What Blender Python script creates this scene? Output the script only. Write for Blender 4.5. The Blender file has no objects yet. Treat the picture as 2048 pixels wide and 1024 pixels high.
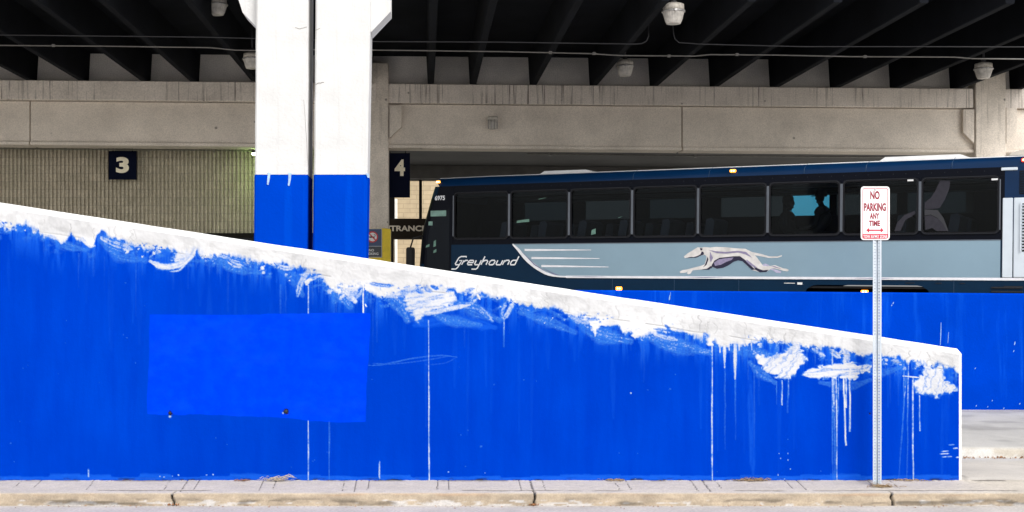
import bpy, math, random
import numpy as np
from mathutils import Vector, Matrix
from mathutils.geometry import tessellate_polygon
R=math.radians
random.seed(7); rng=np.random.default_rng(7)
sc=bpy.context.scene
col=sc.collection
# ------------------------------------------------------------------ camera, sky, sun, exposure
F=2600.0; EYE=1.8; VX=850.0; VY=575.0
cd=bpy.data.cameras.new('camera'); cam=bpy.data.objects.new('camera',cd); col.objects.link(cam)
cam.location=(0,0,EYE); cam.rotation_euler=(R(90),0,0)
cd.sensor_width=36; cd.lens=36*F/2048; cd.shift_x=(1024-VX)/2048; cd.shift_y=(VY-512)/2048
cd.clip_end=3000; sc.camera=cam
w=bpy.data.worlds.new('World'); sc.world=w; w.use_nodes=True
nt=w.node_tree; bg=nt.nodes['Background']
sky=nt.nodes.new('ShaderNodeTexSky'); sky.sky_type='NISHITA'; sky.sun_disc=False
sky.sun_elevation=R(44); sky.sun_rotation=R(156); sky.dust_density=2.0; sky.air_density=1.0
hs=nt.nodes.new('ShaderNodeHueSaturation'); hs.inputs['Saturation'].default_value=.12
nt.links.new(sky.outputs[0],hs.inputs['Color']); nt.links.new(hs.outputs[0],bg.inputs['Color'])
bg.inputs['Strength'].default_value=.15
sd=bpy.data.lights.new('sun','SUN'); sun=bpy.data.objects.new('sun',sd); col.objects.link(sun)
sd.energy=1.45; sd.angle=R(45); sd.color=(1,.965,.92); sun.rotation_euler=(R(46),0,R(24)); sun.location=(0,-5,20)
sc.view_settings.view_transform='Standard'; sc.view_settings.look='None'; sc.view_settings.gamma=1
sc.view_settings.exposure=.66

# ------------------------------------------------------------------ helpers
def P(px,py,Y): return Vector(((px-VX)*Y/F, Y, EYE+(VY-py)*Y/F))
TILT=.0085
def tl(v): return (v[0],v[1],v[2]-TILT*v[0])

class M:
    def __init__(s): s.v=[]; s.f=[]; s.m=[]; s.sm=[]
    def add(s,vs,fs,mi=0,smooth=False):
        b=len(s.v); s.v+= [tuple(v) for v in vs]
        for f in fs: s.f.append(tuple(i+b for i in f)); s.m.append(mi); s.sm.append(smooth)
    def box(s,x0,x1,y0,y1,z0,z1,mi=0,bev=0):
        if bev>0:
            b=min(bev,(x1-x0)/2.01,(y1-y0)/2.01,(z1-z0)/2.01)
            # chamfered box via 24 verts
            vs=[];idx={}
            for sx in (0,1):
                for sy in (0,1):
                    for sz in (0,1):
                        X=(x0,x1)[sx];Yy=(y0,y1)[sy];Z=(z0,z1)[sz]
                        dx=b if sx==0 else -b; dy=b if sy==0 else -b; dz=b if sz==0 else -b
                        idx[sx,sy,sz,'x']=len(vs); vs.append((X,Yy+dy,Z+dz))
                        idx[sx,sy,sz,'y']=len(vs); vs.append((X+dx,Yy,Z+dz))
                        idx[sx,sy,sz,'z']=len(vs); vs.append((X+dx,Yy+dy,Z))
            fs=[]
            for k in (0,1):
                fs.append([idx[k,0,0,'x'],idx[k,1,0,'x'],idx[k,1,1,'x'],idx[k,0,1,'x']])
                fs.append([idx[0,k,0,'y'],idx[1,k,0,'y'],idx[1,k,1,'y'],idx[0,k,1,'y']])
                fs.append([idx[0,0,k,'z'],idx[1,0,k,'z'],idx[1,1,k,'z'],idx[0,1,k,'z']])
            for a in (0,1):
                for c in (0,1):
                    fs.append([idx[a,c,0,'x'],idx[a,c,1,'x'],idx[a,c,1,'y'],idx[a,c,0,'y']])
                    fs.append([idx[a,0,c,'x'],idx[a,1,c,'x'],idx[a,1,c,'z'],idx[a,0,c,'z']])
                    fs.append([idx[0,a,c,'y'],idx[1,a,c,'y'],idx[1,a,c,'z'],idx[0,a,c,'z']])
                    for d in (0,1): fs.append([idx[a,c,d,'x'],idx[a,c,d,'y'],idx[a,c,d,'z']])
            s.add(vs,fs,mi); return s
        vs=[(x0,y0,z0),(x1,y0,z0),(x1,y1,z0),(x0,y1,z0),(x0,y0,z1),(x1,y0,z1),(x1,y1,z1),(x0,y1,z1)]
        s.add(vs,[(0,3,2,1),(4,5,6,7),(0,1,5,4),(1,2,6,5),(2,3,7,6),(3,0,4,7)],mi); return s
    def prism(s,poly,d0,d1,axis='y',mi=0,smooth=False):
        # poly in (a,b); axis is extrusion axis
        n=len(poly)
        def mk(a,b,d):
            return {'y':(a,d,b),'x':(d,a,b),'z':(a,b,d)}[axis]
        vs=[mk(a,b,d0) for a,b in poly]+[mk(a,b,d1) for a,b in poly]
        tri=tessellate_polygon([[Vector((a,b,0)) for a,b in poly]])
        fs=[tuple(t) for t in tri]+[tuple(i+n for i in t) for t in tri]
        s.add(vs,fs,mi)
        b=len(s.v)-2*n
        for i in range(n):
            j=(i+1)%n; s.f.append((b+i,b+j,b+n+j,b+n+i)); s.m.append(mi); s.sm.append(smooth)
        return s
    def flat(s,poly,d,mi=0):   # flat polygon in xz at y=d
        tri=tessellate_polygon([[Vector((a,b,0)) for a,b in poly]])
        s.add([(a,d,b) for a,b in poly],[tuple(t) for t in tri],mi); return s
    def tube(s,pts,r,n=8,mi=0,cap=True):
        pts=[Vector(p) for p in pts]; rings=[]; up=Vector((0,0,1)); rs=r if isinstance(r,(list,tuple)) else [r]*len(pts)
        base=len(s.v)
        for i,p in enumerate(pts):
            t=(pts[min(i+1,len(pts)-1)]-pts[max(i-1,0)]).normalized()
            a=t.cross(up); 
            if a.length<.05: a=t.cross(Vector((1,0,0)))
            a.normalize(); b=a.cross(t)
            for k in range(n):
                an=2*math.pi*k/n; s.v.append(tuple(p+(a*math.cos(an)+b*math.sin(an))*rs[i]))
        for i in range(len(pts)-1):
            for k in range(n):
                k2=(k+1)%n
                s.f.append((base+i*n+k,base+i*n+k2,base+(i+1)*n+k2,base+(i+1)*n+k)); s.m.append(mi); s.sm.append(True)
        if cap:
            s.f.append(tuple(base+k for k in range(n))); s.m.append(mi); s.sm.append(False)
            e=base+(len(pts)-1)*n; s.f.append(tuple(e+k for k in range(n))); s.m.append(mi); s.sm.append(False)
        return s
    def lathe(s,prof,c,n=24,mi=0,axis='z',smooth=True):
        base=len(s.v)
        for (r,h) in prof:
            for k in range(n):
                a=2*math.pi*k/n
                if axis=='z': s.v.append((c[0]+r*math.cos(a),c[1]+r*math.sin(a),c[2]+h))
                elif axis=='y': s.v.append((c[0]+r*math.cos(a),c[1]+h,c[2]+r*math.sin(a)))
        for i in range(len(prof)-1):
            for k in range(n):
                k2=(k+1)%n
                s.f.append((base+i*n+k,base+i*n+k2,base+(i+1)*n+k2,base+(i+1)*n+k)); s.m.append(mi); s.sm.append(smooth)
        return s
    def ribbon(s,pts,wd,d,mi=0):    # stroke polyline in xz plane at y=d
        n=len(pts); ws=wd if isinstance(wd,(list,tuple)) else [wd]*n
        L=[];Rr=[]
        for i in range(n):
            a=Vector(pts[max(i-1,0)]); b=Vector(pts[min(i+1,n-1)]); t=(b-a)
            if t.length<1e-9: t=Vector((1,0))
            t.normalize(); q=Vector((-t.y,t.x))*ws[i]/2; p=Vector(pts[i])
            L.append((p.x+q.x,d,p.y+q.y)); Rr.append((p.x-q.x,d,p.y-q.y))
        s.add(L+Rr,[(i,i+1,n+i+1,n+i) for i in range(n-1)],mi); return s
    def tilt(s): s.v=[tl(v) for v in s.v]; return s

def comps(m):
    par=list(range(len(m.v)))
    def fd(a):
        while par[a]!=a: par[a]=par[par[a]]; a=par[a]
        return a
    for f in m.f:
        for q in f[1:]: par[fd(q)]=fd(f[0])
    G={}
    for i,f in enumerate(m.f): G.setdefault(fd(f[0]),[]).append(i)
    out=[]
    for k,fi in G.items():
        n=M(); ix={}
        for i in fi:
            t=[]
            for q in m.f[i]:
                if q not in ix: ix[q]=len(n.v); n.v.append(m.v[q])
                t.append(ix[q])
            n.f.append(tuple(t)); n.m.append(m.m[i]); n.sm.append(m.sm[i])
        out.append(n)
    return out
def build_each(name,m,mats,parent=None,local=False):
    return [build(name,c,mats,parent,local) for c in comps(m)]
def props(o,label=None,cat=None,group=None,kind=None):
    if label: o['label']=label
    if cat: o['category']=cat
    if group: o['group']=group
    if kind: o['kind']=kind
    return o
def wl(o):
    l=Vector((0,0,0))
    while o: l+=o.location; o=o.parent
    return l
def build(name,m,mats,parent=None,local=False,recalc=True):
    me=bpy.data.meshes.new(name)
    off=Vector((0,0,0)) if (local or parent is None) else wl(parent)
    me.from_pydata([(v[0]-off.x,v[1]-off.y,v[2]-off.z) for v in m.v],[],m.f)
    if not isinstance(mats,(list,tuple)): mats=[mats]
    for t in mats: me.materials.append(t)
    me.polygons.foreach_set('material_index',m.m); me.polygons.foreach_set('use_smooth',m.sm)
    if recalc:
        import bmesh
        bm=bmesh.new(); bm.from_mesh(me); bmesh.ops.recalc_face_normals(bm,faces=bm.faces); bm.to_mesh(me); bm.free()
    me.update()
    o=bpy.data.objects.new(name,me); col.objects.link(o)
    if parent: o.parent=parent
    return o
def thing(name,label,cat,loc=(0,0,0),group=None):
    o=bpy.data.objects.new(name,None); col.objects.link(o); o.location=loc; o.empty_display_size=.2
    return props(o,label,cat,group)
def text_mesh(txt,h,sx=1,bold=0,ext=0.0):
    c=bpy.data.curves.new('t','FONT'); c.body=txt; c.size=1; c.offset=bold; c.extrude=ext; c.resolution_u=6
    c.align_x='LEFT'
    o=bpy.data.objects.new('t',c); me=bpy.data.meshes.new_from_object(o)
    vs=[v.co.copy() for v in me.vertices]; fs=[tuple(p.vertices) for p in me.polygons]
    bpy.data.objects.remove(o); bpy.data.curves.remove(c); bpy.data.meshes.remove(me)
    x0=min(v.x for v in vs);x1=max(v.x for v in vs);z0=min(v.y for v in vs);z1=max(v.y for v in vs)
    return vs,fs,(x0,x1,z0,z1)
def text(m,txt,x0,x1,z0,z1,d,bold=.02,mi=0):
    vs,fs,b=text_mesh(txt,1,bold=bold)
    m.add([(x0+(v.x-b[0])/(b[1]-b[0])*(x1-x0),d,z0+(v.y-b[2])/(b[3]-b[2])*(z1-z0)) for v in vs],fs,mi); return m
def rrect(x0,x1,z0,z1,r,n=5):
    out=[]
    for cx,cz,a0 in ((x1-r,z1-r,0),(x0+r,z1-r,90),(x0+r,z0+r,180),(x1-r,z0+r,270)):
        for k in range(n+1):
            a=R(a0+90*k/n); out.append((cx+r*math.cos(a),cz+r*math.sin(a)))
    return out
def ring(m,outer,inner,d0,d1,mi=0):  # frame between two equal-length loops, depth d0(front)->d1
    n=len(outer)
    vs=[(a,d0,b) for a,b in outer]+[(a,d0,b) for a,b in inner]+[(a,d1,b) for a,b in outer]+[(a,d1,b) for a,b in inner]
    fs=[]
    for i in range(n):
        j=(i+1)%n
        fs+=[(i,j,n+j,n+i),(2*n+i,2*n+j,3*n+j,3*n+i),(i,j,2*n+j,2*n+i),(n+i,n+j,3*n+j,3*n+i)]
    m.add(vs,fs,mi); return m

# ------------------------------------------------------------------ materials
MATS={}
def mat(name,c,rough=.7,metal=0,var=.12,scale=3,bump=.0,bscale=40,streak=0,streak_c=None,spots=0,emit=None,es=1,coat=0,fine=0,spec=None,sscale=9):
    if name in MATS: return MATS[name]
    m=bpy.data.materials.new(name); m.use_nodes=True; n=m.node_tree.nodes; l=m.node_tree.links
    b=n['Principled BSDF']; b.inputs['Roughness'].default_value=rough; b.inputs['Metallic'].default_value=metal
    if coat: b.inputs['Coat Weight'].default_value=coat; b.inputs['Coat Roughness'].default_value=.06
    if spec is not None: b.inputs['Specular IOR Level'].default_value=spec
    tc=n.new('ShaderNodeTexCoord')
    no=n.new('ShaderNodeTexNoise'); no.inputs['Scale'].default_value=scale; no.inputs['Detail'].default_value=6; no.inputs['Roughness'].default_value=.6
    l.new(tc.outputs['Object'],no.inputs['Vector'])
    mr=n.new('ShaderNodeMapRange'); mr.inputs['From Min'].default_value=.3; mr.inputs['From Max'].default_value=.7
    mr.inputs['To Min'].default_value=1-var; mr.inputs['To Max'].default_value=1+var
    l.new(no.outputs['Fac'],mr.inputs['Value'])
    mx=n.new('ShaderNodeVectorMath'); mx.operation='SCALE'; mx.inputs[0].default_value=c[:3]
    l.new(mr.outputs[0],mx.inputs['Scale']); cur=mx.outputs[0]
    if fine:
        nf=n.new('ShaderNodeTexNoise'); nf.inputs['Scale'].default_value=fine; nf.inputs['Detail'].default_value=3; l.new(tc.outputs['Object'],nf.inputs['Vector'])
        mf=n.new('ShaderNodeMapRange'); mf.inputs['From Min'].default_value=.25; mf.inputs['From Max'].default_value=.75; mf.inputs['To Min'].default_value=.82; mf.inputs['To Max'].default_value=1.18
        l.new(nf.outputs['Fac'],mf.inputs['Value']); m3=n.new('ShaderNodeVectorMath'); m3.operation='SCALE'; l.new(cur,m3.inputs[0]); l.new(mf.outputs[0],m3.inputs['Scale']); cur=m3.outputs[0]
    def blend(fac,colr,src):
        k=n.new('ShaderNodeMix'); k.data_type='RGBA'; l.new(fac,k.inputs[0]); l.new(src,k.inputs[6]); k.inputs[7].default_value=(*colr,1); return k.outputs[2]
    if streak:
        mp=n.new('ShaderNodeMapping'); mp.inputs['Scale'].default_value=(sscale,sscale,.35); l.new(tc.outputs['Object'],mp.inputs['Vector'])
        s1=n.new('ShaderNodeTexNoise'); s1.inputs['Scale'].default_value=1; s1.inputs['Detail'].default_value=4; s1.inputs['Roughness'].default_value=.7; l.new(mp.outputs[0],s1.inputs['Vector'])
        s2=n.new('ShaderNodeTexNoise'); s2.inputs['Scale'].default_value=.9; s2.inputs['Detail'].default_value=2; l.new(tc.outputs['Object'],s2.inputs['Vector'])
        r1=n.new('ShaderNodeMapRange'); r1.inputs['From Min'].default_value=.54; r1.inputs['From Max'].default_value=.66; l.new(s1.outputs['Fac'],r1.inputs['Value'])
        r2=n.new('ShaderNodeMapRange'); r2.inputs['From Min'].default_value=.32; r2.inputs['From Max'].default_value=.54; l.new(s2.outputs['Fac'],r2.inputs['Value'])
        mu=n.new('ShaderNodeMath'); mu.operation='MULTIPLY'; l.new(r1.outputs[0],mu.inputs[0]); l.new(r2.outputs[0],mu.inputs[1])
        m2=n.new('ShaderNodeMath'); m2.operation='MULTIPLY'; l.new(mu.outputs[0],m2.inputs[0]); m2.inputs[1].default_value=streak
        cur=blend(m2.outputs[0],streak_c or tuple(x*.3 for x in c[:3]),cur)
    if spots:
        vo=n.new('ShaderNodeTexVoronoi'); vo.inputs['Scale'].default_value=spots; l.new(tc.outputs['Object'],vo.inputs['Vector'])
        r3=n.new('ShaderNodeMapRange'); r3.inputs['From Min'].default_value=.10; r3.inputs['From Max'].default_value=.05; l.new(vo.outputs['Distance'],r3.inputs['Value'])
        sp=n.new('ShaderNodeSeparateColor'); l.new(vo.outputs['Color'],sp.inputs[0])
        g=n.new('ShaderNodeMath'); g.operation='GREATER_THAN'; g.inputs[1].default_value=.72; l.new(sp.outputs[0],g.inputs[0])
        mu=n.new('ShaderNodeMath'); mu.operation='MULTIPLY'; l.new(r3.outputs[0],mu.inputs[0]); l.new(g.outputs[0],mu.inputs[1])
        cur=blend(mu.outputs[0],tuple(x*.35 for x in c[:3]),cur)
    l.new(cur,b.inputs['Base Color'])
    if bump:
        nb=n.new('ShaderNodeTexNoise'); nb.inputs['Scale'].default_value=bscale; nb.inputs['Detail'].default_value=5; l.new(tc.outputs['Object'],nb.inputs['Vector'])
        bp=n.new('ShaderNodeBump'); bp.inputs['Strength'].default_value=bump; bp.inputs['Distance'].default_value=.01; l.new(nb.outputs['Fac'],bp.inputs['Height']); l.new(bp.outputs[0],b.inputs['Normal'])
    if emit: b.inputs['Emission Color'].default_value=(*emit,1); b.inputs['Emission Strength'].default_value=es
    MATS[name]=m; return m
def glass_mat(name,tint,refl=1.0,rough=.03):
    m=bpy.data.materials.new(name); m.use_nodes=True; n=m.node_tree.nodes; l=m.node_tree.links
    n.remove(n['Principled BSDF']); out=n['Material Output']
    t=n.new('ShaderNodeBsdfTransparent'); t.inputs[0].default_value=(*tint,1)
    g=n.new('ShaderNodeBsdfGlossy'); g.inputs['Roughness'].default_value=rough; g.inputs['Color'].default_value=(refl,refl,refl,1)
    fr=n.new('ShaderNodeFresnel'); fr.inputs['IOR'].default_value=1.45
    tc=n.new('ShaderNodeTexCoord'); no=n.new('ShaderNodeTexNoise'); no.inputs['Scale'].default_value=1.3; l.new(tc.outputs['Object'],no.inputs['Vector'])
    bp=n.new('ShaderNodeBump'); bp.inputs['Strength'].default_value=.15; bp.inputs['Distance'].default_value=.02; l.new(no.outputs['Fac'],bp.inputs['Height']); l.new(bp.outputs[0],g.inputs['Normal'])
    mx=n.new('ShaderNodeMixShader'); l.new(fr.outputs[0],mx.inputs[0]); l.new(t.outputs[0],mx.inputs[1]); l.new(g.outputs[0],mx.inputs[2]); l.new(mx.outputs[0],out.inputs[0])
    return m

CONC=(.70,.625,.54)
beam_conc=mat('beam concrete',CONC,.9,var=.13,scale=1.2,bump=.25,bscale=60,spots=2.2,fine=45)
ledge_conc=mat('streaked ledge concrete',(.70,.63,.56),.9,var=.12,scale=1.5,bump=.3,bscale=50,streak=.95,streak_c=(.09,.07,.055),spots=3,fine=30,sscale=15)
wall_conc=mat('end wall concrete',(.74,.70,.655),.9,var=.12,scale=1.5,bump=.2,fine=40)
colm_conc=mat('back column concrete',(.66,.59,.51),.9,var=.15,scale=2,bump=.3,bscale=40,streak=.4,streak_c=(.16,.13,.1),spots=2.5,fine=35)
stem_dark=mat('shade-dark deck concrete',(.007,.008,.011),.95,var=.35,scale=.8,bump=.2,spec=.1)  # ordinary deck concrete with the underside shade put into its colour
gap_dark=mat('dark joint',(.02,.02,.02),.9,var=.1)
dark_metal=mat('dark bronze metal',(.012,.010,.008),.6,var=.1,spec=.1)
pipe_mat=mat('galvanised pipe',(.22,.21,.20),.5,metal=.4,var=.15,scale=8)
pipe_dark=mat('dull dark pipe',(.05,.05,.056),.6,metal=.3,var=.15,scale=8)
white_col=mat('white painted concrete',(.61,.605,.595),.75,var=.08,scale=2.2,bump=.35,bscale=35,streak=.3,streak_c=(.44,.43,.41),spots=1.6,sscale=14)
blue_col=mat('blue painted concrete',(.0,.044,.45),.8,spec=.0,var=.09,scale=1.1,bump=.3,bscale=30,streak=.25,streak_c=(.0,.08,.60))
blue_wall=mat('blue painted wall',(.0,.040,.43),.8,spec=.0,var=.16,scale=.9,bump=.35,bscale=30,streak=.5,streak_c=(.005,.09,.60),sscale=5)

# ------------------------------------------------------------------ numpy value noise
def vnoise(x,y,seed=0):
    xi=np.floor(x).astype(np.int64); yi=np.floor(y).astype(np.int64); fx=x-xi; fy=y-yi
    fx=fx*fx*(3-2*fx); fy=fy*fy*(3-2*fy)
    def h(a,b):
        n=(a*374761393+b*668265263+seed*982451653)&0x7fffffff
        n=((n^(n>>13))*1274126177)&0x7fffffff
        return ((n^(n>>16))&0xffff)/65535.0
    return (h(xi,yi)*(1-fx)+h(xi+1,yi)*fx)*(1-fy)+(h(xi,yi+1)*(1-fx)+h(xi+1,yi+1)*fx)*fy
def fbm(x,y,seed=0,o=4):
    s=0;a=1;t=0
    for i in range(o): s=s+a*vnoise(x*2**i,y*2**i,seed+i*17); t+=a; a*=.55
    return s/t
def sstep(a,b,x):
    t=np.clip((x-a)/(b-a),0,1); return t*t*(3-2*t)

# ------------------------------------------------------------------ foreground sloping wall (dense face carrying the paint history)
YW=11.13; SW=F/YW
def wx(px): return (px-VX)/SW
def wz(py): return EYE+(VY-py)/SW
def ytop(px): return 405+.1525*px
L0=-330.0; L1=1918.0
nx=1400; nz=330
pxs=np.linspace(L0,L1,nx); tt=np.linspace(0,1,nz)
PX=np.repeat(pxs[:,None],nz,1); Y0=ytop(PX)+11; PY=Y0+(963-Y0)*tt[None,:]
DY=PY-ytop(PX)
white=np.zeros_like(PX); wash=np.zeros_like(PX)
# ragged lower edge of the white band, as offset below the sloping top
ctrl=[(-330,50),(-250,60),(-180,45),(-100,62),(-40,50),(0,46),(20,44),(45,44),(60,44),(75,46),(92,56),(110,64),(122,62),(132,50),(142,38),(150,44),(160,50),(176,60),(186,60),(194,40),(204,30),(225,40),(260,44),(300,44),(330,42),(385,44),(398,38),(410,40),(450,42),(500,42),(540,42),(570,44),(598,40),(625,44),(650,56),(668,78),(690,76),(720,62),(760,74),(800,60),(830,40),(860,44),(900,40),(940,44),(980,40),(1030,42),(1070,46),(1110,40),(1135,52),(1170,56),(1210,56),(1240,66),(1270,74),(1300,66),(1340,52),(1400,52),(1440,66),(1480,62),(1500,50),(1530,42),(1580,50),(1620,44),(1700,42),(1745,42),(1780,46),(1800,40),(1850,44),(1900,42),(1918,50)]
edge=np.interp(PX,[c[0] for c in ctrl],[c[1] for c in ctrl])
n1=fbm(PX/14,PY/40,3); n2=fbm(PX/5,PY/14,9); n3=fbm(PX/34,PY/30,21)
e=edge+(n1-.5)*26+(n3-.5)*22+(n2-.5)*10
white=np.maximum(white,1-sstep(-4-7*n3,4+16*n3*sstep(.4,.6,fbm(PX/45,PX*0,46)),DY-e))
# blue flecks just inside and white flecks just outside the edge
fl=fbm(PX/4.5,PY/4.5,31,3); big=fbm(PX/60,PY/60,77)
inside=(DY-edge)
white*=1-sstep(.58,.66,fl)*sstep(-26,-6,inside)*sstep(.42,.55,big)*sstep(34,42,DY)
sm_=fbm(PX/11+PY/25,PY/9,41,4)
white=np.maximum(white,sstep(.50,.72,sm_)*(1-sstep(4,34,inside))*sstep(-10,0,inside)*(.25+.6*sstep(.42,.6,big)))
vs_=fbm(PX/3.5,PY/60,43,3)
white=np.maximum(white,sstep(.5,.75,vs_)*(1-sstep(0,46,inside))*sstep(-6,0,inside)*.42*sstep(.4,.6,fbm(PX/40,PX*0,44)))
# translucent wash below the edge
wash=np.maximum(wash,(1-sstep(0,75,inside))*sstep(.38,.62,fbm(PX/7,PY/70,51))*.5)
def seg(pts):
    best=np.full(PX.shape,1e9); al=np.zeros(PX.shape); sd=np.zeros(PX.shape); acc=0
    tot=sum(math.dist(pts[i],pts[i+1]) for i in range(len(pts)-1))
    for i in range(len(pts)-1):
        ax,ay=pts[i];bx,by=pts[i+1]; dx,dy=bx-ax,by-ay; L=math.hypot(dx,dy)
        t=np.clip(((PX-ax)*dx+(PY-ay)*dy)/(L*L),0,1)
        qx=PX-(ax+t*dx); qy=PY-(ay+t*dy); d=np.hypot(qx,qy); s=(qx*dy-qy*dx)/L
        k=d<best; best=np.where(k,d,best); al=np.where(k,(acc+t*L)/tot,al); sd=np.where(k,s,sd); acc+=L
    return best,al,sd,tot
def smooth_pts(p,k=6):
    out=[]; n=len(p)
    for i in range(n-1):
        p0=p[max(i-1,0)];p1=p[i];p2=p[i+1];p3=p[min(i+2,n-1)]
        for j in range(k):
            t=j/k
            out.append(tuple(.5*((2*p1[a])+(-p0[a]+p2[a])*t+(2*p0[a]-5*p1[a]+4*p2[a]-p3[a])*t*t+(-p0[a]+3*p1[a]-3*p2[a]+p3[a])*t**3) for a in (0,1)))
    out.append(tuple(p[-1])); return out
SN=[0]
def stroke(pts,wd,inten=1,br=.5,target='w',taper=.15):
    global white,wash
    SN[0]+=1
    xs=[p[0] for p in pts]; i0=max(0,int(np.searchsorted(pxs,min(xs)-wd*2-4))); i1=min(nx,int(np.searchsorted(pxs,max(xs)+wd*2+4)))
    if i1<=i0: return
    global PX,PY
    SX,SY=PX,PY; PX,PY=SX[i0:i1],SY[i0:i1]
    d,al,sd,L=seg(smooth_pts(pts))
    nz_=fbm(sd/3.0+SN[0]*31,al*L/34+SN[0]*7,SN[0],3)
    nb=fbm(PX/9,PY/9,SN[0]+100,3)
    wloc=wd/2*(.7+.6*nb)*np.clip(np.minimum(al,1-al)/taper,.25,1)**.6
    a=(1-sstep(wloc*.45,wloc*1.18,d))*inten
    a=a*(1-br*sstep(.35,.8,nz_))*(1-.5*br*sstep(.5,.7,nb))
    PX,PY=SX,SY
    if target=='w': white[i0:i1]=np.maximum(white[i0:i1],a)
    elif target=='b': white[i0:i1]*=1-a
    else: wash[i0:i1]=np.maximum(wash[i0:i1],a)
def dab(x,y,r,inten=1): stroke([(x-.5,y-.5),(x+.5,y+.5)],r*2.3,inten,.1,taper=.001)
def blob(poly,inten=1,soft=3,br=.4,ang=0.2):
    global white
    SN[0]+=1
    xs=[p[0] for p in poly]; i0=max(0,int(np.searchsorted(pxs,min(xs)-14))); i1=min(nx,int(np.searchsorted(pxs,max(xs)+14)))
    X,Y=PX[i0:i1],PY[i0:i1]
    X=X+(vnoise(X/6,Y/6,SN[0])-.5)*9; Yq=Y+(vnoise(X/5,Y/5,SN[0]+5)-.5)*9
    ins=np.zeros(X.shape,bool); dist=np.full(X.shape,1e9); n=len(poly)
    for i in range(n):
        ax,ay=poly[i];bx,by=poly[(i+1)%n]
        c=((ay>Yq)!=(by>Yq))&(X<(bx-ax)*(Yq-ay)/((by-ay) if by!=ay else 1e-9)+ax); ins^=c
        dx,dy=bx-ax,by-ay; t=np.clip(((X-ax)*dx+(Yq-ay)*dy)/(dx*dx+dy*dy),0,1)
        dist=np.minimum(dist,np.hypot(X-ax-t*dx,Yq-ay-t*dy))
    s=np.where(ins,dist,-dist); a=sstep(-soft,soft*1.6,s)*inten
    st=fbm((X*math.sin(ang)+Y*math.cos(ang))/3,(X*math.cos(ang)-Y*math.sin(ang))/32,SN[0]+9,3)
    a=a*(1-br*sstep(.5,.72,st))
    white[i0:i1]=np.maximum(white[i0:i1],a)
def drip(x,y0,y1,wd=2.2,inten=.9,dx=0,fade=True):
    p=[(x,y0)]; k=6
    for i in range(1,k+1): p.append((x+dx*i/k+random.uniform(-.7,.7),y0+(y1-y0)*i/k))
    global white
    i0=max(0,int(np.searchsorted(pxs,min(q[0] for q in p)-5))); i1=min(nx,int(np.searchsorted(pxs,max(q[0] for q in p)+5)))
    X,Y=PX[i0:i1],PY[i0:i1]
    cx=np.interp(Y,[q[1] for q in p],[q[0] for q in p])
    a=(1-sstep(wd*.35,wd*.95,np.abs(X-cx)))*((Y>y0)&(Y<y1))*inten
    if fade: a=a*(1-.75*sstep(0,1,(Y-y0)/(y1-y0)))
    a=a*(.72+.28*sstep(.3,.6,vnoise(X*0+x,Y/13,int(x))))
    white[i0:i1]=np.maximum(white[i0:i1],a)
# left part
dab(255,503,6.5);dab(308,506,6.5);dab(277,498,3);dab(285,513,3);dab(69,464,4);dab(50,461,2.5);dab(525,536,8.5);dab(527,545,8,.8)
stroke([(204,476),(235,492),(262,497)],26,.75,.75); stroke([(225,480),(270,488),(300,500)],18,.6,.9)
stroke([(300,522),(318,531),(342,533),(365,526),(384,508),(392,492)],15,1,.25)
stroke([(340,543),(356,541),(366,534),(378,520),(386,512)],5,.9,.4)
blob([(345,480),(392,482),(388,500),(372,520),(352,528),(340,520),(352,505),(345,492)],.9,4,.2)
stroke([(322,500),(336,508),(348,510)],12,.8,.2,'b')
stroke([(98,460),(118,470),(136,468)],30,.95,.3);stroke([(160,475),(176,490),(190,492)],9,.9,.3)
stroke([(410,503),(440,512),(480,524),(512,530)],14,.7,.9);stroke([(455,520),(470,530),(485,532)],14,.8,.8)
stroke([(545,528),(570,536),(590,534)],14,.8,.75)
# column area
stroke([(632,528),(615,545),(602,566),(595,592)],15,.72,.45)
dab(617,563,6);stroke([(610,566),(617,560),(625,560)],7,1,.1);stroke([(612,570),(619,563)],6,1,.1)
stroke([(625,556),(640,552),(655,555),(668,565)],7,.8,.5);stroke([(622,575),(640,570),(660,575)],5,.35,.6)
stroke([(640,543),(670,560),(690,580),(710,602)],30,.85,.45)
stroke([(680,550),(720,575),(700,600)],22,.6,.6)
blob([(630,530),(680,535),(735,550),(728,575),(700,592),(680,570),(655,552)],.9,5,.35)
stroke([(735,566),(775,584),(800,586),(830,577)],30,.82,.5)
stroke([(745,553),(790,560),(840,562)],14,.9,.3)
stroke([(740,567),(768,571),(785,571)],9,.75,.5,'b')
drip(617,570,962,1.6,.85,0,False); drip(659,700,960,1.6,.4,0,False); drip(727,560,627,2.2,1,-1,False); drip(669,578,625,1.6,.4);drip(673,578,625,1.6,.35)
stroke([(730,608),(733,614)],3.5,1,0);dab(674,577,2);dab(579,561,1.5)
blob([(803,588),(840,572),(880,568),(905,580),(915,590),(905,612),(870,622),(848,630),(838,648),(830,646),(820,628),(806,612)],.93,5,.3)
stroke([(778,600),(795,590),(812,588)],6,.7,.4)
stroke([(820,622),(860,626),(900,617),(940,610)],12,.85,.35)
stroke([(900,614),(935,611),(962,620),(985,642)],17,.55,.55)
for q in ((832,580),(850,577),(862,572)): stroke([q,(q[0]+14,q[1]+6)],10,.7,.6,'b')
for q in ((893,583),(912,592),(930,583)): stroke([q,(q[0]+18,q[1]-6)],9,.6,.5,'b')
blob([(885,590),(912,588),(905,603),(885,606)],1,3,.1)
stroke([(954,588),(960,599)],5,1,0);dab(1000,613,1.8)
drip(857,640,962,1.75,.9,2,False)
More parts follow.
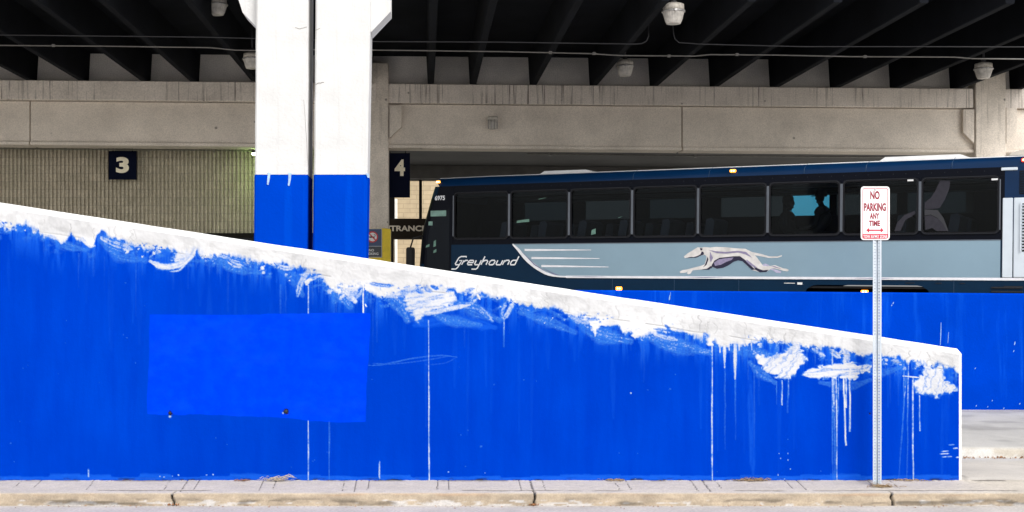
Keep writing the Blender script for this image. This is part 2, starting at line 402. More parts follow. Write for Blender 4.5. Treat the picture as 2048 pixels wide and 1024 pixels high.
# middle
stroke([(1026,605),(1018,622),(1008,638)],12,.75,.4);stroke([(1012,603),(1004,628),(1008,642)],8,.6,.5)
drip(1008,640,695,2,.7,0); dab(1089,646,2);dab(1105,636,1.5);dab(1243,676,0.9);dab(1262,786,2)
stroke([(1040,612),(1050,622),(1060,622)],12,.6,.6)
stroke([(1135,625),(1165,640),(1200,640)],22,.6,.6);stroke([(1060,625),(1090,618),(1130,640)],7,.4,.7)
blob([(1176,640),(1200,640),(1196,660),(1191,678),(1186,668),(1180,655)],1,2,.1)
stroke([(1198,649),(1225,643),(1260,643),(1300,655)],20,1,.12)
blob([(1245,640),(1310,645),(1308,662),(1292,664),(1286,682),(1278,672),(1266,676),(1262,662),(1250,670),(1256,655)],1,2.5,.1)
stroke([(1308,658),(1335,660),(1355,668)],5,.9,.2,'b');stroke([(1308,668),(1330,674),(1354,680)],12,.75,.4)
stroke([(1300,650),(1345,655),(1400,662)],22,.75,.55);stroke([(1350,678),(1380,690),(1402,696)],14,.35,.6)
stroke([(1330,650),(1340,660)],8,.6,.3,'b')
blob([(1408,655),(1432,655),(1428,690),(1420,694),(1412,688),(1416,670)],1,2.5,.15)
drip(1424,690,962,1.75,.9,0,False)
for x,y1,wd in ((1440,705,9),(1449,735,8),(1458,700,7),(1470,758,9),(1478,700,8),(1490,692,8),(1503,700,5)): stroke([(x,655),(x,y1-12),(x,y1)],wd,.95,.25,taper=.4)
drip(1450,725,900,2,.3);drip(1471,750,880,2,.3)
blob([(1430,650),(1500,668),(1495,690),(1440,686)],.95,4,.3)
for pts_,wd_,it_ in (([(770,590),(800,612),(815,640)],34,.5),([(905,600),(950,622),(1000,640)],30,.42),([(1040,625),(1090,640),(1150,665)],26,.4),([(1150,640),(1200,668),(1260,682)],38,.5),([(1280,665),(1340,690),(1420,705)],34,.5),([(1430,690),(1500,702),(1560,716)],30,.45),([(655,560),(690,600),(700,612)],36,.5),([(560,540),(590,560),(605,590)],26,.35),([(200,480),(240,510),(290,520)],30,.4),([(410,505),(470,535),(520,545)],28,.4),([(90,465),(130,490),(170,500)],24,.4),([(1720,735),(1760,745),(1800,735)],22,.35),([(1640,765),(1700,772),(1740,760)],22,.3),([(1500,725),(1520,745),(1550,765)],24,.4),([(860,625),(900,640),(960,650)],26,.4)):
    stroke(pts_,wd_,it_*.9,.45,taper=.45)
# right clouds of paint
blob([(1503,700),(1535,712),(1562,704),(1590,688),(1605,703),(1618,722),(1596,735),(1588,755),(1568,759),(1540,748),(1522,736),(1514,722)],.96,3,.35,.9)
blob([(1582,670),(1612,675),(1600,702),(1578,706)],.85,4,.4,1.4)
blob([(1603,748),(1628,735),(1662,728),(1692,722),(1708,724),(1726,733),(1745,727),(1742,741),(1722,748),(1712,761),(1682,755),(1642,758),(1615,757)],.96,2.5,.35,.1)
stroke([(1690,692),(1694,712),(1690,730)],20,.85,.4);stroke([(1660,700),(1680,715)],14,.8,.5);stroke([(1625,697),(1650,712)],10,.7,.5)
blob([(1826,757),(1845,748),(1852,722),(1866,738),(1884,726),(1892,762),(1916,772),(1914,784),(1882,790),(1873,801),(1860,789),(1840,790),(1830,778)],.96,3,.35,1.2)
stroke([(1850,705),(1852,735)],12,.8,.4);stroke([(1880,712),(1882,735)],10,.8,.3);stroke([(1783,722),(1800,725)],14,.6,.5);stroke([(1805,752),(1838,755)],3.5,.95,.2)
for a in ((1553,762,810,1.6,.5,0),(1564,760,811,2,.85,0),(1577,757,826,1.8,.6,-2),(1665,700,962,2,.75,1),(1668,752,962,2,.7,2),(1672,752,962,2,.8,2),(1677,752,895,1.8,.6,-3),(1687,752,891,2.4,1,5),(1692,752,816,2,.9,0),(1700,725,864,2.4,1,-1),(1808,726,826,1.7,.6,0),(1812,756,960,1.7,.55,-14),(1817,726,960,1.8,.65,-3),(1826,755,962,2.1,.8,0),(1839,790,862,1.9,.8,1),(1790,735,753,1.5,.5,0),(1509,690,895,1.6,.3,-1),(1496,690,760,1.5,.3,0)): drip(*a[:5],dx=a[5],fade=a[4]<.8)
for x,y,l in ((1880,908,18),(1884,914,20),(1897,890,12),(1906,897,10),(1912,915,9),(1883,903,14)): stroke([(x,y),(x+l,y-1)],3.5,.7,.4)
# small marks low on the wall
for x,y0,y1,a in ((177,938,956,.8),(759,922,958,.7),(727,760,0,0)): 
    if y1: stroke([(x,y0),(x,y1)],4,a,.4)
for x,y in ((320,953),(328,954),(345,952),(357,950),(413,950),(426,949),(897,944),(970,946),(1558,907),(1561,917),(1576,907),(1576,920),(1581,938),(1556,950),(1569,958),(1271,958)): dab(x,y,1.5,.8)
dab(962,893,3,.4); dab(1340,778,3,.2)
for k in range(70): dab(random.uniform(-300,1900),random.uniform(560,955),random.uniform(.8,1.5),random.uniform(.12,.35))
stroke([(735,731),(760,730),(790,724),(830,716),(880,711),(914,714)],3,.28,.3);stroke([(737,726),(780,728),(840,722),(900,712)],2.4,.2,.3)
stroke([(914,714),(890,726),(850,730)],2,.15,.3)
for k in range(45):
    x=random.uniform(-300,1900); y=ytop(x)+random.uniform(45,80); drip(x,y,y+random.uniform(20,120),random.uniform(1.6,3.2),random.uniform(.05,.16))
# washes
for k in range(60):
    x=random.uniform(-300,1900); y=ytop(x)+random.uniform(50,110); stroke([(x,y),(x+random.uniform(-3,3),y+random.uniform(60,260))],random.uniform(6,16),random.uniform(.04,.14),.5,'g',taper=.5)
stroke([(1500,770),(1506,950)],14,.3,.5,'g');stroke([(830,650),(900,640),(990,655)],26,.4,.5,'g')
for x0 in np.arange(-320,1920,60):   # lighter repainted strip at the foot
    h=random.uniform(5,12); stroke([(x0,960-h/2),(x0+62,960-h/2)],h*1.3,.55,.3,'g',taper=.01)
# repainted rectangle
pn=fbm(PX/40,PY/40,61)
pe=3*(pn-.5)*2
ptop=628-2*np.sin(PX/90)+pe*.6; pbot=828+ (PX-298)*.02+8*sstep(520,640,PX)+pe
pl=299-4*sstep(700,800,PY)+pe*.5; pr=740-8*sstep(650,800,PY)+pe*.7
patch=sstep(-1.5,1.5,PX-pl)*sstep(-1.5,1.5,pr-PX)*sstep(-1.5,1.5,PY-ptop)*sstep(-1.5,1.5,pbot-PY)
white*=1-patch; wash=wash*(1-patch)+patch*sstep(.5,.8,fbm(PX/60,PY/30,415))*.06
# chips and holes
dark=np.zeros_like(PX)
for x,y,r in ((340,826,5),(572,823,7),(1740,827,3.5),(341,827,4)): dark=np.maximum(dark,1-sstep(r*.4,r*.9,np.hypot(PX-x,PY-y)+(vnoise(PX/2,PY/2,5)-.5)*4))
for x,y,r in ((340,833,4),(566,826,3)): white=np.maximum(white,.8*(1-sstep(r*.3,r,np.hypot(PX-x,PY-y))))
bt=fbm(PX/22,PY/3,71)
dark=np.maximum(dark,sstep(.55,.68,bt)*sstep(955,961,PY)*.9)
# tan bare patches in the white
bare=np.exp(-(((PX-825)/16)**2+((PY-568)/4)**2))
# form line and hairline cracks across the white band
fl_=np.abs(DY-46-(vnoise(PX/60,PX*0,401)-.5)*3); crk_=(1-sstep(.6,1.6,fl_))*sstep(.45,.7,vnoise(PX/25,PX*0,402))*.28
for k in range(46):
    x=random.uniform(-320,1900); cxk=x+(vnoise(DY/6,DY*0,500+k)-.5)*10+DY*random.uniform(-.3,.1); crk_=np.maximum(crk_,(1-sstep(.4,1.4,np.abs(PX-cxk)))*(DY<46)*(DY>random.uniform(8,25))*random.uniform(.1,.35))
dark=np.maximum(dark,crk_*white)
grime=sstep(.5,.75,fbm(PX/70,DY/22,411))*sstep(50,38,DY)*.16+sstep(.55,.7,fbm(PX/22,DY/30,412))*sstep(50,38,DY)*.12
dark=np.maximum(dark,grime)
v=np.stack([(PX-VX)/SW,np.full_like(PX,YW)+0*PX,EYE+(VY-PY)/SW],-1)
v[...,1]-=.004*white*(fbm(PX/5,PY/5,91)) - .0035*(fbm(PX/30,PY/60,95)-.5) - .012*dark
v[:,-1,1]=YW; v=v.reshape(-1,3)
me=bpy.data.meshes.new('painted_face'); me.vertices.add(len(v)); me.vertices.foreach_set('co',v.ravel())
ii,jj=np.meshgrid(np.arange(nx-1),np.arange(nz-1),indexing='ij'); a=(ii*nz+jj).ravel()
q=np.stack([a,a+1,a+nz+1,a+nz],-1)
nf=len(q); me.loops.add(nf*4); me.loops.foreach_set('vertex_index',q.ravel().astype(np.int32)); me.polygons.add(nf)
me.polygons.foreach_set('loop_start',(np.arange(nf)*4).astype(np.int32)); me.update(calc_edges=True)
me.polygons.foreach_set('use_smooth',np.ones(nf,bool))
at=me.color_attributes.new('paint','FLOAT_COLOR','POINT')
at.data.foreach_set('color',np.stack([white,wash,patch,dark],-1).reshape(-1,4).astype(np.float32).ravel())
pm=bpy.data.materials.new('smeared blue and white wall paint'); pm.use_nodes=True; n=pm.node_tree.nodes; l=pm.node_tree.links
b=n['Principled BSDF']; b.inputs['Roughness'].default_value=.75; b.inputs['Specular IOR Level'].default_value=.0
ca=n.new('ShaderNodeAttribute'); ca.attribute_name='paint'; sp=n.new('ShaderNodeSeparateColor'); l.new(ca.outputs['Color'],sp.inputs[0])
tc=n.new('ShaderNodeTexCoord')
def noise(scale,det=4,vec=None,rough=.6):
    k=n.new('ShaderNodeTexNoise'); k.inputs['Scale'].default_value=scale; k.inputs['Detail'].default_value=det; k.inputs['Roughness'].default_value=rough
    l.new(vec or tc.outputs['Object'],k.inputs['Vector']); return k.outputs['Fac']
def mrange(x,a,b_,c,d):
    k=n.new('ShaderNodeMapRange'); l.new(x,k.inputs['Value'])
    for nm,vv in (('From Min',a),('From Max',b_),('To Min',c),('To Max',d)): k.inputs[nm].default_value=vv
    return k.outputs[0]
def mth(op,x,y):
    k=n.new('ShaderNodeMath'); k.operation=op
    for i,q_ in enumerate((x,y)):
        if isinstance(q_,(int,float)): k.inputs[i].default_value=q_
        else: l.new(q_,k.inputs[i])
    return k.outputs[0]
def mixc(f,a_,b_):
    k=n.new('ShaderNodeMix'); k.data_type='RGBA'; l.new(f,k.inputs[0]) if not isinstance(f,float) else None
    for i,q_ in ((6,a_),(7,b_)):
        if isinstance(q_,tuple): k.inputs[i].default_value=(*q_,1)
        else: l.new(q_,k.inputs[i])
    return k.outputs[2]
mp=n.new('ShaderNodeMapping'); mp.inputs['Scale'].default_value=(1,1,.12); l.new(tc.outputs['Object'],mp.inputs['Vector'])
blue=mixc(mrange(noise(7,5,mp.outputs[0]),.35,.7,0,1),(.0,.034,.41),(.0,.044,.46))
blue=mixc(mrange(noise(.9,3),.35,.65,0,.5),blue,(.0,.027,.35))
blue=mixc(sp.outputs[2],blue,mixc(mrange(noise(9,5),.4,.65,0,1),(.0,.036,.62),(.0,.044,.72)))
blue=mixc(mth('MULTIPLY',sp.outputs[1],.6),blue,(.02,.18,.80))
wh=mixc(mrange(noise(2.5,6),.4,.7,0,1),(.60,.60,.61),(.50,.50,.51))
wh=mixc(mrange(noise(14,5,mp.outputs[0]),.55,.75,0,.35),wh,(.40,.39,.385))
al=sp.outputs[0]; nn=mth('SUBTRACT',noise(60,4),.5); mid=mth('MULTIPLY',mth('MULTIPLY',al,mth('SUBTRACT',1.0,al)),3.5)
al2=mth('ADD',al,mth('MULTIPLY',nn,mid))
fA=mrange(al2,0.0,.6,0,1); fB=mrange(al2,.38,1.0,0,1)
cc=mixc(fB,mixc(fA,blue,(.04,.18,.54)),wh)
cc=mixc(ca.outputs['Alpha'],cc,(.03,.03,.035))
l.new(cc,b.inputs['Base Color'])
bp=n.new('ShaderNodeBump'); bp.inputs['Strength'].default_value=.3; bp.inputs['Distance'].default_value=.006; l.new(noise(35,5),bp.inputs['Height']); l.new(bp.outputs[0],b.inputs['Normal'])
me.materials.append(pm)
fw=thing('ramp_wall','long blue ramp wall with a sloping white smeared top, nearest the kerb','wall',(wx(1000),YW,wz(962)))
fo=bpy.data.objects.new('painted_face',me); col.objects.link(fo); fo.parent=fw
fo.location=-fw.location   # verts are world coordinates
wall_white=mat('white wall coping paint',(.74,.74,.74),.7,var=.05,scale=4,bump=.3,fine=20)
m=M()
# coping: chamfer + top + back + end
TH=.26; CH=.045
def topz(px): return wz(ytop(px))
xs=[L0+(L1-L0)*i/60 for i in range(61)]
vs=[]
for p in xs:
    x=wx(p); zt=topz(p); jit=random.uniform(-.0015,.0015)
    vs+=[(x,YW,zt-.047),(x,YW+CH,zt+jit),(x,YW+TH,zt+jit),(x,YW+TH,wz(962))]
fs=[]
for i in range(60):
    for k_ in range(3): fs.append((i*4+k_,i*4+k_+1,(i+1)*4+k_+1,(i+1)*4+k_))
m.add(vs,fs)
# end face with small chamfer
xe=wx(1918); xc=wx(1926); zt=topz(1918); zb=wz(962)
m.add([(xe,YW,zt-.047),(xe,YW,zb),(xc,YW+.03,zt-.045),(xc,YW+.03,zb),(xe,YW+CH,zt),(xe,YW+TH,zt),(xc,YW+TH,zt-.045),(xc,YW+TH,zb),(xe,YW+TH,zb)],[(0,1,3,2),(0,2,4),(4,2,6,5),(2,3,7,6),(5,6,7,8)])
build('coping',m,wall_white,fw)
m=M(); 
x=wx(L0); m.add([(x,YW,zb),(x,YW,topz(L0)-.047),(x,YW+CH,topz(L0)),(x,YW+TH,topz(L0)),(x,YW+TH,zb)],[(0,1,2,3,4)])
build('wall_end',m,wall_white,fw)
for (bx,by,r) in ((340,826,.012),(572,823,.018)):
    m=M(); m.lathe([(0,-.012),(r*.6,-.012),(r,-.004),(r,.003)],(wx(bx),YW,wz(by)),10,axis='y'); build('bolt',m,mat('rusty bolt',(.03,.028,.03),.6,metal=.5),fw)

# ------------------------------------------------------------------ pavement (kerb + sidewalk), street, driveway, upper pavement
nxp=1500; X0,X1=-6.5,7.2
prof=[]   # (y,z) from street up
YC=10.72
prof+= [(YC-.004,-.03),(YC,0.0)]
for i in range(1,9): prof.append((YC+.012*i/8,.085*i/8))
for i in range(1,7):
    a_=R(90*i/6); prof.append((YC+.012+.028*(1-math.cos(a_)),.085+.02*math.sin(a_)))
for i in range(1,46):
    t=i/45; y=YC+.04+t*(YW+.02-(YC+.04)); prof.append((y,.105+.045*min(1,(y-YC-.04)/(YW-YC-.04))))
pr=np.array(prof); xsn=np.linspace(X0,X1,nxp); GX=np.repeat(xsn[:,None],len(pr),1); GY=np.repeat(pr[None,:,0],nxp,0).copy(); GZ=np.repeat(pr[None,:,1],nxp,0).copy()
arc=np.concatenate([[0],np.cumsum(np.hypot(np.diff(pr[:,0]),np.diff(pr[:,1])))]); GA=np.repeat(arc[None,:],nxp,0)
face=(GY<YC+.02)
pxg=VX+GX*F/GY
basec=np.array([.47,.425,.37]); fcol=np.array([.35,.285,.21])
nA=fbm(GX*6,GA*14,201); nB=fbm(GX*25,GA*40,202); nC=fbm(GX*2.2,GA*6,203)
wf=sstep(YC+.03,YC+.012,GY)
C=basec[None,None]*(.86+.28*nC[...,None])*(.9+.2*nB[...,None])
Cf=fcol[None,None]*(.65+.7*nA[...,None])*(.8+.4*nB[...,None])
C=C*(1-wf[...,None])+Cf*wf[...,None]
# white residue at the foot of the kerb, dirty line at the very bottom
res=sstep(.46,.62,fbm(GX*9,GA*55,205)+.55*(fbm(GX*1.1,GX*0,206)-.5)-GZ*3.2)*face*(GZ<.05)
C=C*(1-.7*res[...,None])+np.array([.55,.54,.54])*.7*res[...,None]
dk=sstep(.56,.68,fbm(GX*3,GA*22,208)+.03)*face*sstep(.05,.0,np.abs(GZ-.03))
C*= (1-.6*dk[...,None])
rust=sstep(.55,.7,fbm(GX*2.5,GA*30,209))*sstep(.02,0,np.abs(GZ-.09))
C=C*(1-.35*rust[...,None])+np.array([.42,.25,.14])*.35*rust[...,None]
H=(nB-.5)*.006+(nA-.5)*.006*face
# score lines on the walk
def line(dist,wd): return 1-sstep(wd*.5,wd,dist)
yw=(GY-(YC+.04))/(YW-YC-.04)
for jx,ln,wd in ((-3.45,.6,.004),(-3.28,.6,.004),(-2.83,.8,.004),(-2.72,.5,.003),(-2.18,.85,.004),(-2.03,1.1,.007),(-1.93,.8,.004),(-1.38,.85,.004),(-1.27,.8,.004),(-.69,.9,.004),(-.585,1.0,.005),(-.48,.8,.004),(.105,.8,.005),(.2,.8,.004),(.80,.9,.004),(.9,1.1,.008),(1.0,.8,.004),(1.62,.8,.004),(1.72,.8,.004),(2.27,.9,.005),(2.37,1.0,.006),(2.48,.7,.004),(3.08,.7,.004),(3.18,.8,.004),(3.78,.5,.004),(3.97,.7,.004),(4.5,.4,.003)):
    d=np.abs(GX-jx-(vnoise(GA*30,GX*0,int(jx*100)+999)-.5)*.006); k_=line(d,wd*1.3)*(GY>YC+.05)*(1-yw<ln)*sstep(.2,.4,vnoise(GA*60,GX*0+jx,5)+.15)
    C*=(1-.72*k_[...,None]); H-=k_*.004
d=np.abs(yw-.16-(vnoise(GX*3,GX*0,77)-.5)*.05); k_=line(d,.045)*sstep(.42,.5,fbm(GX*1.3,GX*0,78)); C*=(1-.6*k_[...,None]); H-=k_*.004
# kerb joints
for jp in (345,1068,1785,-380):
    jx=(jp-VX)*YC/F+ (vnoise(GA*30,GX*0,jp+900)-.5)*.02
    k_=line(np.abs(GX-jx),.012)*((GY<YC+.075)); C*=(1-.93*k_[...,None]); GY=GY+k_*.03*face; H-=k_*.02
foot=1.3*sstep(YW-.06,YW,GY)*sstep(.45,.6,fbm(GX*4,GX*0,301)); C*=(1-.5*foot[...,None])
# fade away from the wall end: lighter gravelly patch
GZ2=GZ+H
vv=np.stack([GX,GY,GZ2],-1).reshape(-1,3); K=len(pr)
def gridmesh(name,vv,na,nb,Ccol,material,kind=None):
    me=bpy.data.meshes.new(name); me.vertices.add(len(vv)); me.vertices.foreach_set('co',vv.ravel())
    ii,jj=np.meshgrid(np.arange(na-1),np.arange(nb-1),indexing='ij'); a=(ii*nb+jj).ravel(); q=np.stack([a,a+nb,a+nb+1,a+1],-1); nf=len(q)
    me.loops.add(nf*4); me.loops.foreach_set('vertex_index',q.ravel().astype(np.int32)); me.polygons.add(nf)
    me.polygons.foreach_set('loop_start',(np.arange(nf)*4).astype(np.int32)); me.update(calc_edges=True); me.polygons.foreach_set('use_smooth',np.ones(nf,bool))
    at=me.color_attributes.new('tint','FLOAT_COLOR','POINT')
    at.data.foreach_set('color',np.concatenate([Ccol.reshape(-1,3),np.ones((len(vv),1))],1).astype(np.float32).ravel())
    me.materials.append(material); o=bpy.data.objects.new(name,me); col.objects.link(o)
    if kind: o['kind']=kind
    return o
tm=bpy.data.materials.new('weathered pavement concrete'); tm.use_nodes=True; n=tm.node_tree.nodes; l=tm.node_tree.links
b=n['Principled BSDF']; b.inputs['Roughness'].default_value=.9
ca=n.new('ShaderNodeAttribute'); ca.attribute_name='tint'; tc=n.new('ShaderNodeTexCoord')
k=n.new('ShaderNodeVectorMath'); k.operation='SCALE'; l.new(ca.outputs['Color'],k.inputs[0]); l.new(mrange(noise(70,4),.3,.7,.86,1.14),k.inputs['Scale']); l.new(k.outputs[0],b.inputs['Base Color'])
bp=n.new('ShaderNodeBump'); bp.inputs['Strength'].default_value=.4; bp.inputs['Distance'].default_value=.006; l.new(noise(90,4),bp.inputs['Height']); l.new(bp.outputs[0],b.inputs['Normal'])
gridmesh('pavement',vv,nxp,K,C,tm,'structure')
# driveway and upper pavement seen past the wall end
def sheet(name,x0,x1,yf,na,nb,base,seed,amp=.004):
    xs_=np.linspace(x0,x1,na); ys_=np.array(yf)
    gx=np.repeat(xs_[:,None],len(ys_),1); gy=np.repeat(ys_[None,:,0],na,0); gz=np.repeat(ys_[None,:,1],na,0)+(fbm(gx*8,gy*8,seed)-.5)*amp
    c=np.array(base)[None,None]*(.82+.36*fbm(gx*1.2,gy*.8,seed+1)[...,None])*(.9+.2*fbm(gx*9,gy*5,seed+2)[...,None])
    return gx,gy,gz,c
yf=[(YW+.02+i*(13.42-YW-.02)/40,.15-.11*sstep(0,1,np.array(i/40))) for i in range(41)]
gx,gy,gz,c=sheet('driveway',-8,9.5,yf,400,41,(.50,.465,.425),401)
k_=sstep(12.9,13.35,gy)*sstep(.4,.55,fbm(gx*3,gy*3,405)); c=c*(1-.5*k_[...,None])+np.array([.47,.47,.52])*.5*k_[...,None]
cr=line(np.abs(gx-(4.62+.25*(gy-11.1)+.03*np.sin(gy*9))),.02)*(gy<12.4); c*=(1-.45*cr[...,None])
gridmesh('driveway',np.stack([gx,gy,gz],-1).reshape(-1,3),400,41,c,tm,'structure')
yf=[(13.42,.035),(13.425,.06),(13.43,.09),(13.44,.115),(13.455,.135),(13.48,.145)]+[(13.48+i*(17.9-13.48)/60,.145-.0*i) for i in range(1,61)]
gx,gy,gz,c=sheet('upper_pavement',-8,9.5,yf,500,len(yf),(.45,.435,.41),451)
fa=sstep(13.47,13.44,gy); c=c*(1-fa[...,None])+np.array([.45,.41,.35])*fa[...,None]*(.7+.6*fbm(gx*6,gz*20,455)[...,None])
rs=sstep(.45,.55,fbm(gx*5,gz*12,457)-gz*1.2+.14)*fa; c=c*(1-.7*rs[...,None])+np.array([.56,.56,.55])*.7*rs[...,None]
vn=sstep(.55,.7,fbm(gx*1.5+gy*.4,gy*2.5,458)); c=c*(1-.25*vn[...,None])
gridmesh('upper_pavement',np.stack([gx,gy,gz],-1).reshape(-1,3),500,len(yf),c,tm,'structure')
# street / terrain sheet
street_m=mat('street concrete',(.46,.43,.40),.95,var=.15,scale=2,bump=.4,bscale=60,streak=0,fine=40)
m=M(); m.add([(-900,-400,0),(900,-400,0),(900,YC,0),(-900,YC,0)],[(0,1,2,3)]); m.add([(-900,YC,-.03),(900,YC,-.03),(900,1500,-.03),(-900,1500,-.03)],[(0,1,2,3)])
o=build('street',m,street_m); o['kind']='structure'
# raised bus lane behind the retaining wall
lane_m=mat('bus lane concrete',(.52,.50,.46),.9,var=.15,scale=1,bump=.3,fine=30)
m=M(); m.box(-30,40,17.85,31.5,.1,.6); 
for i,vx in enumerate(m.v): m.v[i]=(vx[0],vx[1],vx[2]-.0085*vx[0]+.1)
o=build('bus_lane',m,lane_m); o['kind']='structure'
m=M(); m.box(-30,40,31.5,75,.1,.72).tilt(); o=build('terminal_floor',m,lane_m); o['kind']='structure'

# rear retaining wall
YB=17.6
m=M()
def bz(px): return EYE+(VY-(580+.0078*(px-1160)))*YB/F
xa,xb=-9,(2300-VX)*YB/F
pxa=VX+xa*F/YB; pxb=2300
nseg=60
for (z_b,mi) in ((.14,0),):
    vs=[];fs=[]
    for i in range(nseg+1):
        p=pxa+(pxb-pxa)*i/nseg; x=(p-VX)*YB/F; z=bz(p)
        vs+=[(x,YB,z_b),(x,YB,z-.02),(x,YB+.02,z),(x,YB+.25,z),(x,YB+.25,z_b)]
    for i in range(nseg):
        for k_ in range(4): fs.append((i*5+k_,i*5+k_+1,(i+1)*5+k_+1,(i+1)*5+k_))
    fs+= [(0,1,2,3,4),tuple(nseg*5+i for i in range(5))]
    m.add(vs,fs)
rw=thing('retaining_wall','plain blue level wall below the bus, behind the sloping ramp wall','wall',(xa,YB,.14))
build('wall_body',m,blue_wall,rw)
m=M()
def bw(px,py): return ((px-VX)*YB/F, EYE+(VY-py)*YB/F)
drip_m=mat('white paint drips',(.22,.38,.66),.6,var=.1)
for (x,y0,y1,wd) in ((1882,645,690,1.6),(1341,584,600,1.0),(1340,590,600,3),(1897,664,686,1),(1787,604,608,2),(1784,609,612,1.6),(1951,735,738,1.4),(2030,683,690,2),(2028,700,704,1.4),(1953,810,813,1.5),(1985,800,802,1.6),(2008,815,818,1.6),(2040,806,809,2),(1976,812,815,1.2)):
    m.ribbon([bw(x,y0),bw(x-.5,(y0+y1)/2),bw(x-1.5,y1)],[wd*.5*YB/F,wd*YB/F,wd*.6*YB/F],YB-.003)
build_each('paint_drip',m,drip_m,rw)

# ------------------------------------------------------------------ front painted columns
YCOL=14.0; SC=F/YCOL
def cpt(px,py): return ((px-VX)/SC, EYE+(VY-py)/SC)
def column(lbl,xl0,xr0,xl1,xr1,corb,peel):
    # xl0.. at y=0 ; xl1.. at y=500
    o=thing('painted_column',lbl,'column',((xl0+xr0-2*VX)/2/SC,YCOL+.3,.0),'paired concrete columns behind the ramp wall')
    zt=8.2; zb=-.03; zs=cpt(0,349)[1]; D=.62; B=.018
    def sx(px0,px1,z):
        py=VY-(z-EYE)*SC; t=py/500; return ((px0+(px1-px0)*t)-VX)/SC
    def shaft(z0,z1,nn,mt,nm,out=0,rag=0):
        m=M(); rings=[]
        for i in range(nn+1):
            z=z0+(z1-z0)*i/nn; l_=sx(xl0,xl1,z)-out; r_=sx(xr0,xr1,z)+out; y0=YCOL-out; y1=YCOL+D+out; j=random.uniform(-.0015,.0015)
            m.v+=[(l_+B,y0,z),(r_-B,y0,z),(r_+j,y0+B,z),(r_,y1-B,z),(r_-B,y1,z),(l_+B,y1,z),(l_,y1-B,z),(l_+j,y0+B,z)]
        for i in range(nn):
            for k_ in range(8):
                a_=i*8+k_;b_=i*8+(k_+1)%8; m.f.append((a_,b_,b_+8,a_+8)); m.m.append(0); m.sm.append(False)
        m.f.append(tuple(range(8))); m.m.append(0); m.sm.append(False); m.f.append(tuple(nn*8+i for i in range(8))); m.m.append(0); m.sm.append(False)
        build(nm,m,mt,o)
    shaft(zs,zt,40,white_col,'shaft'); shaft(zb,zs-.002,20,blue_col,'painted_base',.003)
    for poly,nm in corb:
        m=M(); m.prism([cpt(*p) for p in poly],YCOL+.12,YCOL+.5,'y'); build('corbel',m,white_col,o)
    for p in peel:
        m=M(); pts=[cpt(*q_) for q_ in p]; m.prism(pts,YCOL-.012,YCOL-.004,'y'); build('peeling_tape',m,mat('peeling tape',(.35,.50,.72),.5,var=.3,scale=30),o)
    return o
c1=column('left white column with blue base and two strips of tape peeling off',512,617,508,614,[([(474,-260),(474,-5),(482,20),(512,52),(516,52),(516,-260)],0)],
   [[(536,345),(541,346),(540,357),(537,370),(534,369),(535,357)],[(577,345),(583,346),(582,358),(579,372),(576,371),(577,360)]])
c2=column('right white column with blue base beside the number 4 bay',631,741,626,732,[([(739,-260),(739,59),(742,59),(781,18),(781,-260)],0)],
   [[(732,347),(738,348),(739,356),(735,355)]])
# hairline cracks
crk=mat('crack line',(.18,.16,.14),.9)
def crack(par,pts,wd=1.0):
    m=M(); p=[]
    for i in range(len(pts)-1):
        for j in range(5):
            t=j/5; p.append((pts[i][0]+(pts[i+1][0]-pts[i][0])*t+random.uniform(-.6,.6),pts[i][1]+(pts[i+1][1]-pts[i][1])*t+random.uniform(-.7,.7)))
    p.append(pts[-1]); m.ribbon([cpt(*q_) for q_ in p],wd/SC,YCOL-.003); build('crack',m,crk,par)
crack(c1,[(590,55),(600,58),(614,54)],.9); crack(c2,[(630,169),(638,166),(648,165)],1.2); crack(c1,[(608,200),(616,330)],.5); crack(c2,[(632,60),(640,57)],.8)

# ------------------------------------------------------------------ back facade of the deck
YF=31.6; SF=F/YF
def fx(px): return (px-VX)/SF
def fz(py): return EYE+(VY-py)/SF+TILT*fx(px_ref[0])   # un-tilted height measured near px_ref
px_ref=[850]
def Zt(px,py,Y=YF):   # height in the un-tilted frame
    p=P(px,py,Y); return p.z+TILT*p.x
z_led1=Zt(1000,169); z_led0=Zt(1000,208); z_beam1=z_led0-.012; z_beam0=Zt(1000,297)
z_deck=z_led1+.74
XL,XR=-22.0,15.3
def tag(o,*a,**k): return props(o,*a,**k)
# ledges
def ledge(x0,x1,lbl,off=0):
    m=M(); m.box(x0,x1,YF-off,YF+.7,z_led0,z_led1,0,.015)
    # chipped, sagging bearing pads
    m.tilt(); o=build('bearing_ledge',m,ledge_conc); tag(o,lbl,'ledge'); return o
ledge(XL,fx(752),'streaked concrete bearing ledge on the left, above the ribbed wall',.08)
ledge(fx(760),fx(1947),'long streaked concrete bearing ledge above the bus')
ledge(fx(2002),XR,'short streaked concrete ledge at the far right edge')
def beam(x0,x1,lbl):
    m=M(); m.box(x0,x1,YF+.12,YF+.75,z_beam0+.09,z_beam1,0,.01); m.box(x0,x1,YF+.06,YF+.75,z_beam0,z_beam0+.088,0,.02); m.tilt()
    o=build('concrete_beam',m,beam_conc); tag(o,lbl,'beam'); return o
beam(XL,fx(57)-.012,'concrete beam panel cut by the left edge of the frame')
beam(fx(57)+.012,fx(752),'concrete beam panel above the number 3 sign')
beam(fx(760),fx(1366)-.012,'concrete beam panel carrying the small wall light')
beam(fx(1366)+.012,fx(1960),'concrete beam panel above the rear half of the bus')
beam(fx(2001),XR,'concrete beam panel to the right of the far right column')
# end wall between the stems
m=M(); m.box(XL,XR,YF+.4,YF+.7,z_led1+.005,z_deck-.004); m.tilt(); o=build('end_wall',m,wall_conc); tag(o,'grey concrete end wall seen between the ceiling beams','wall')
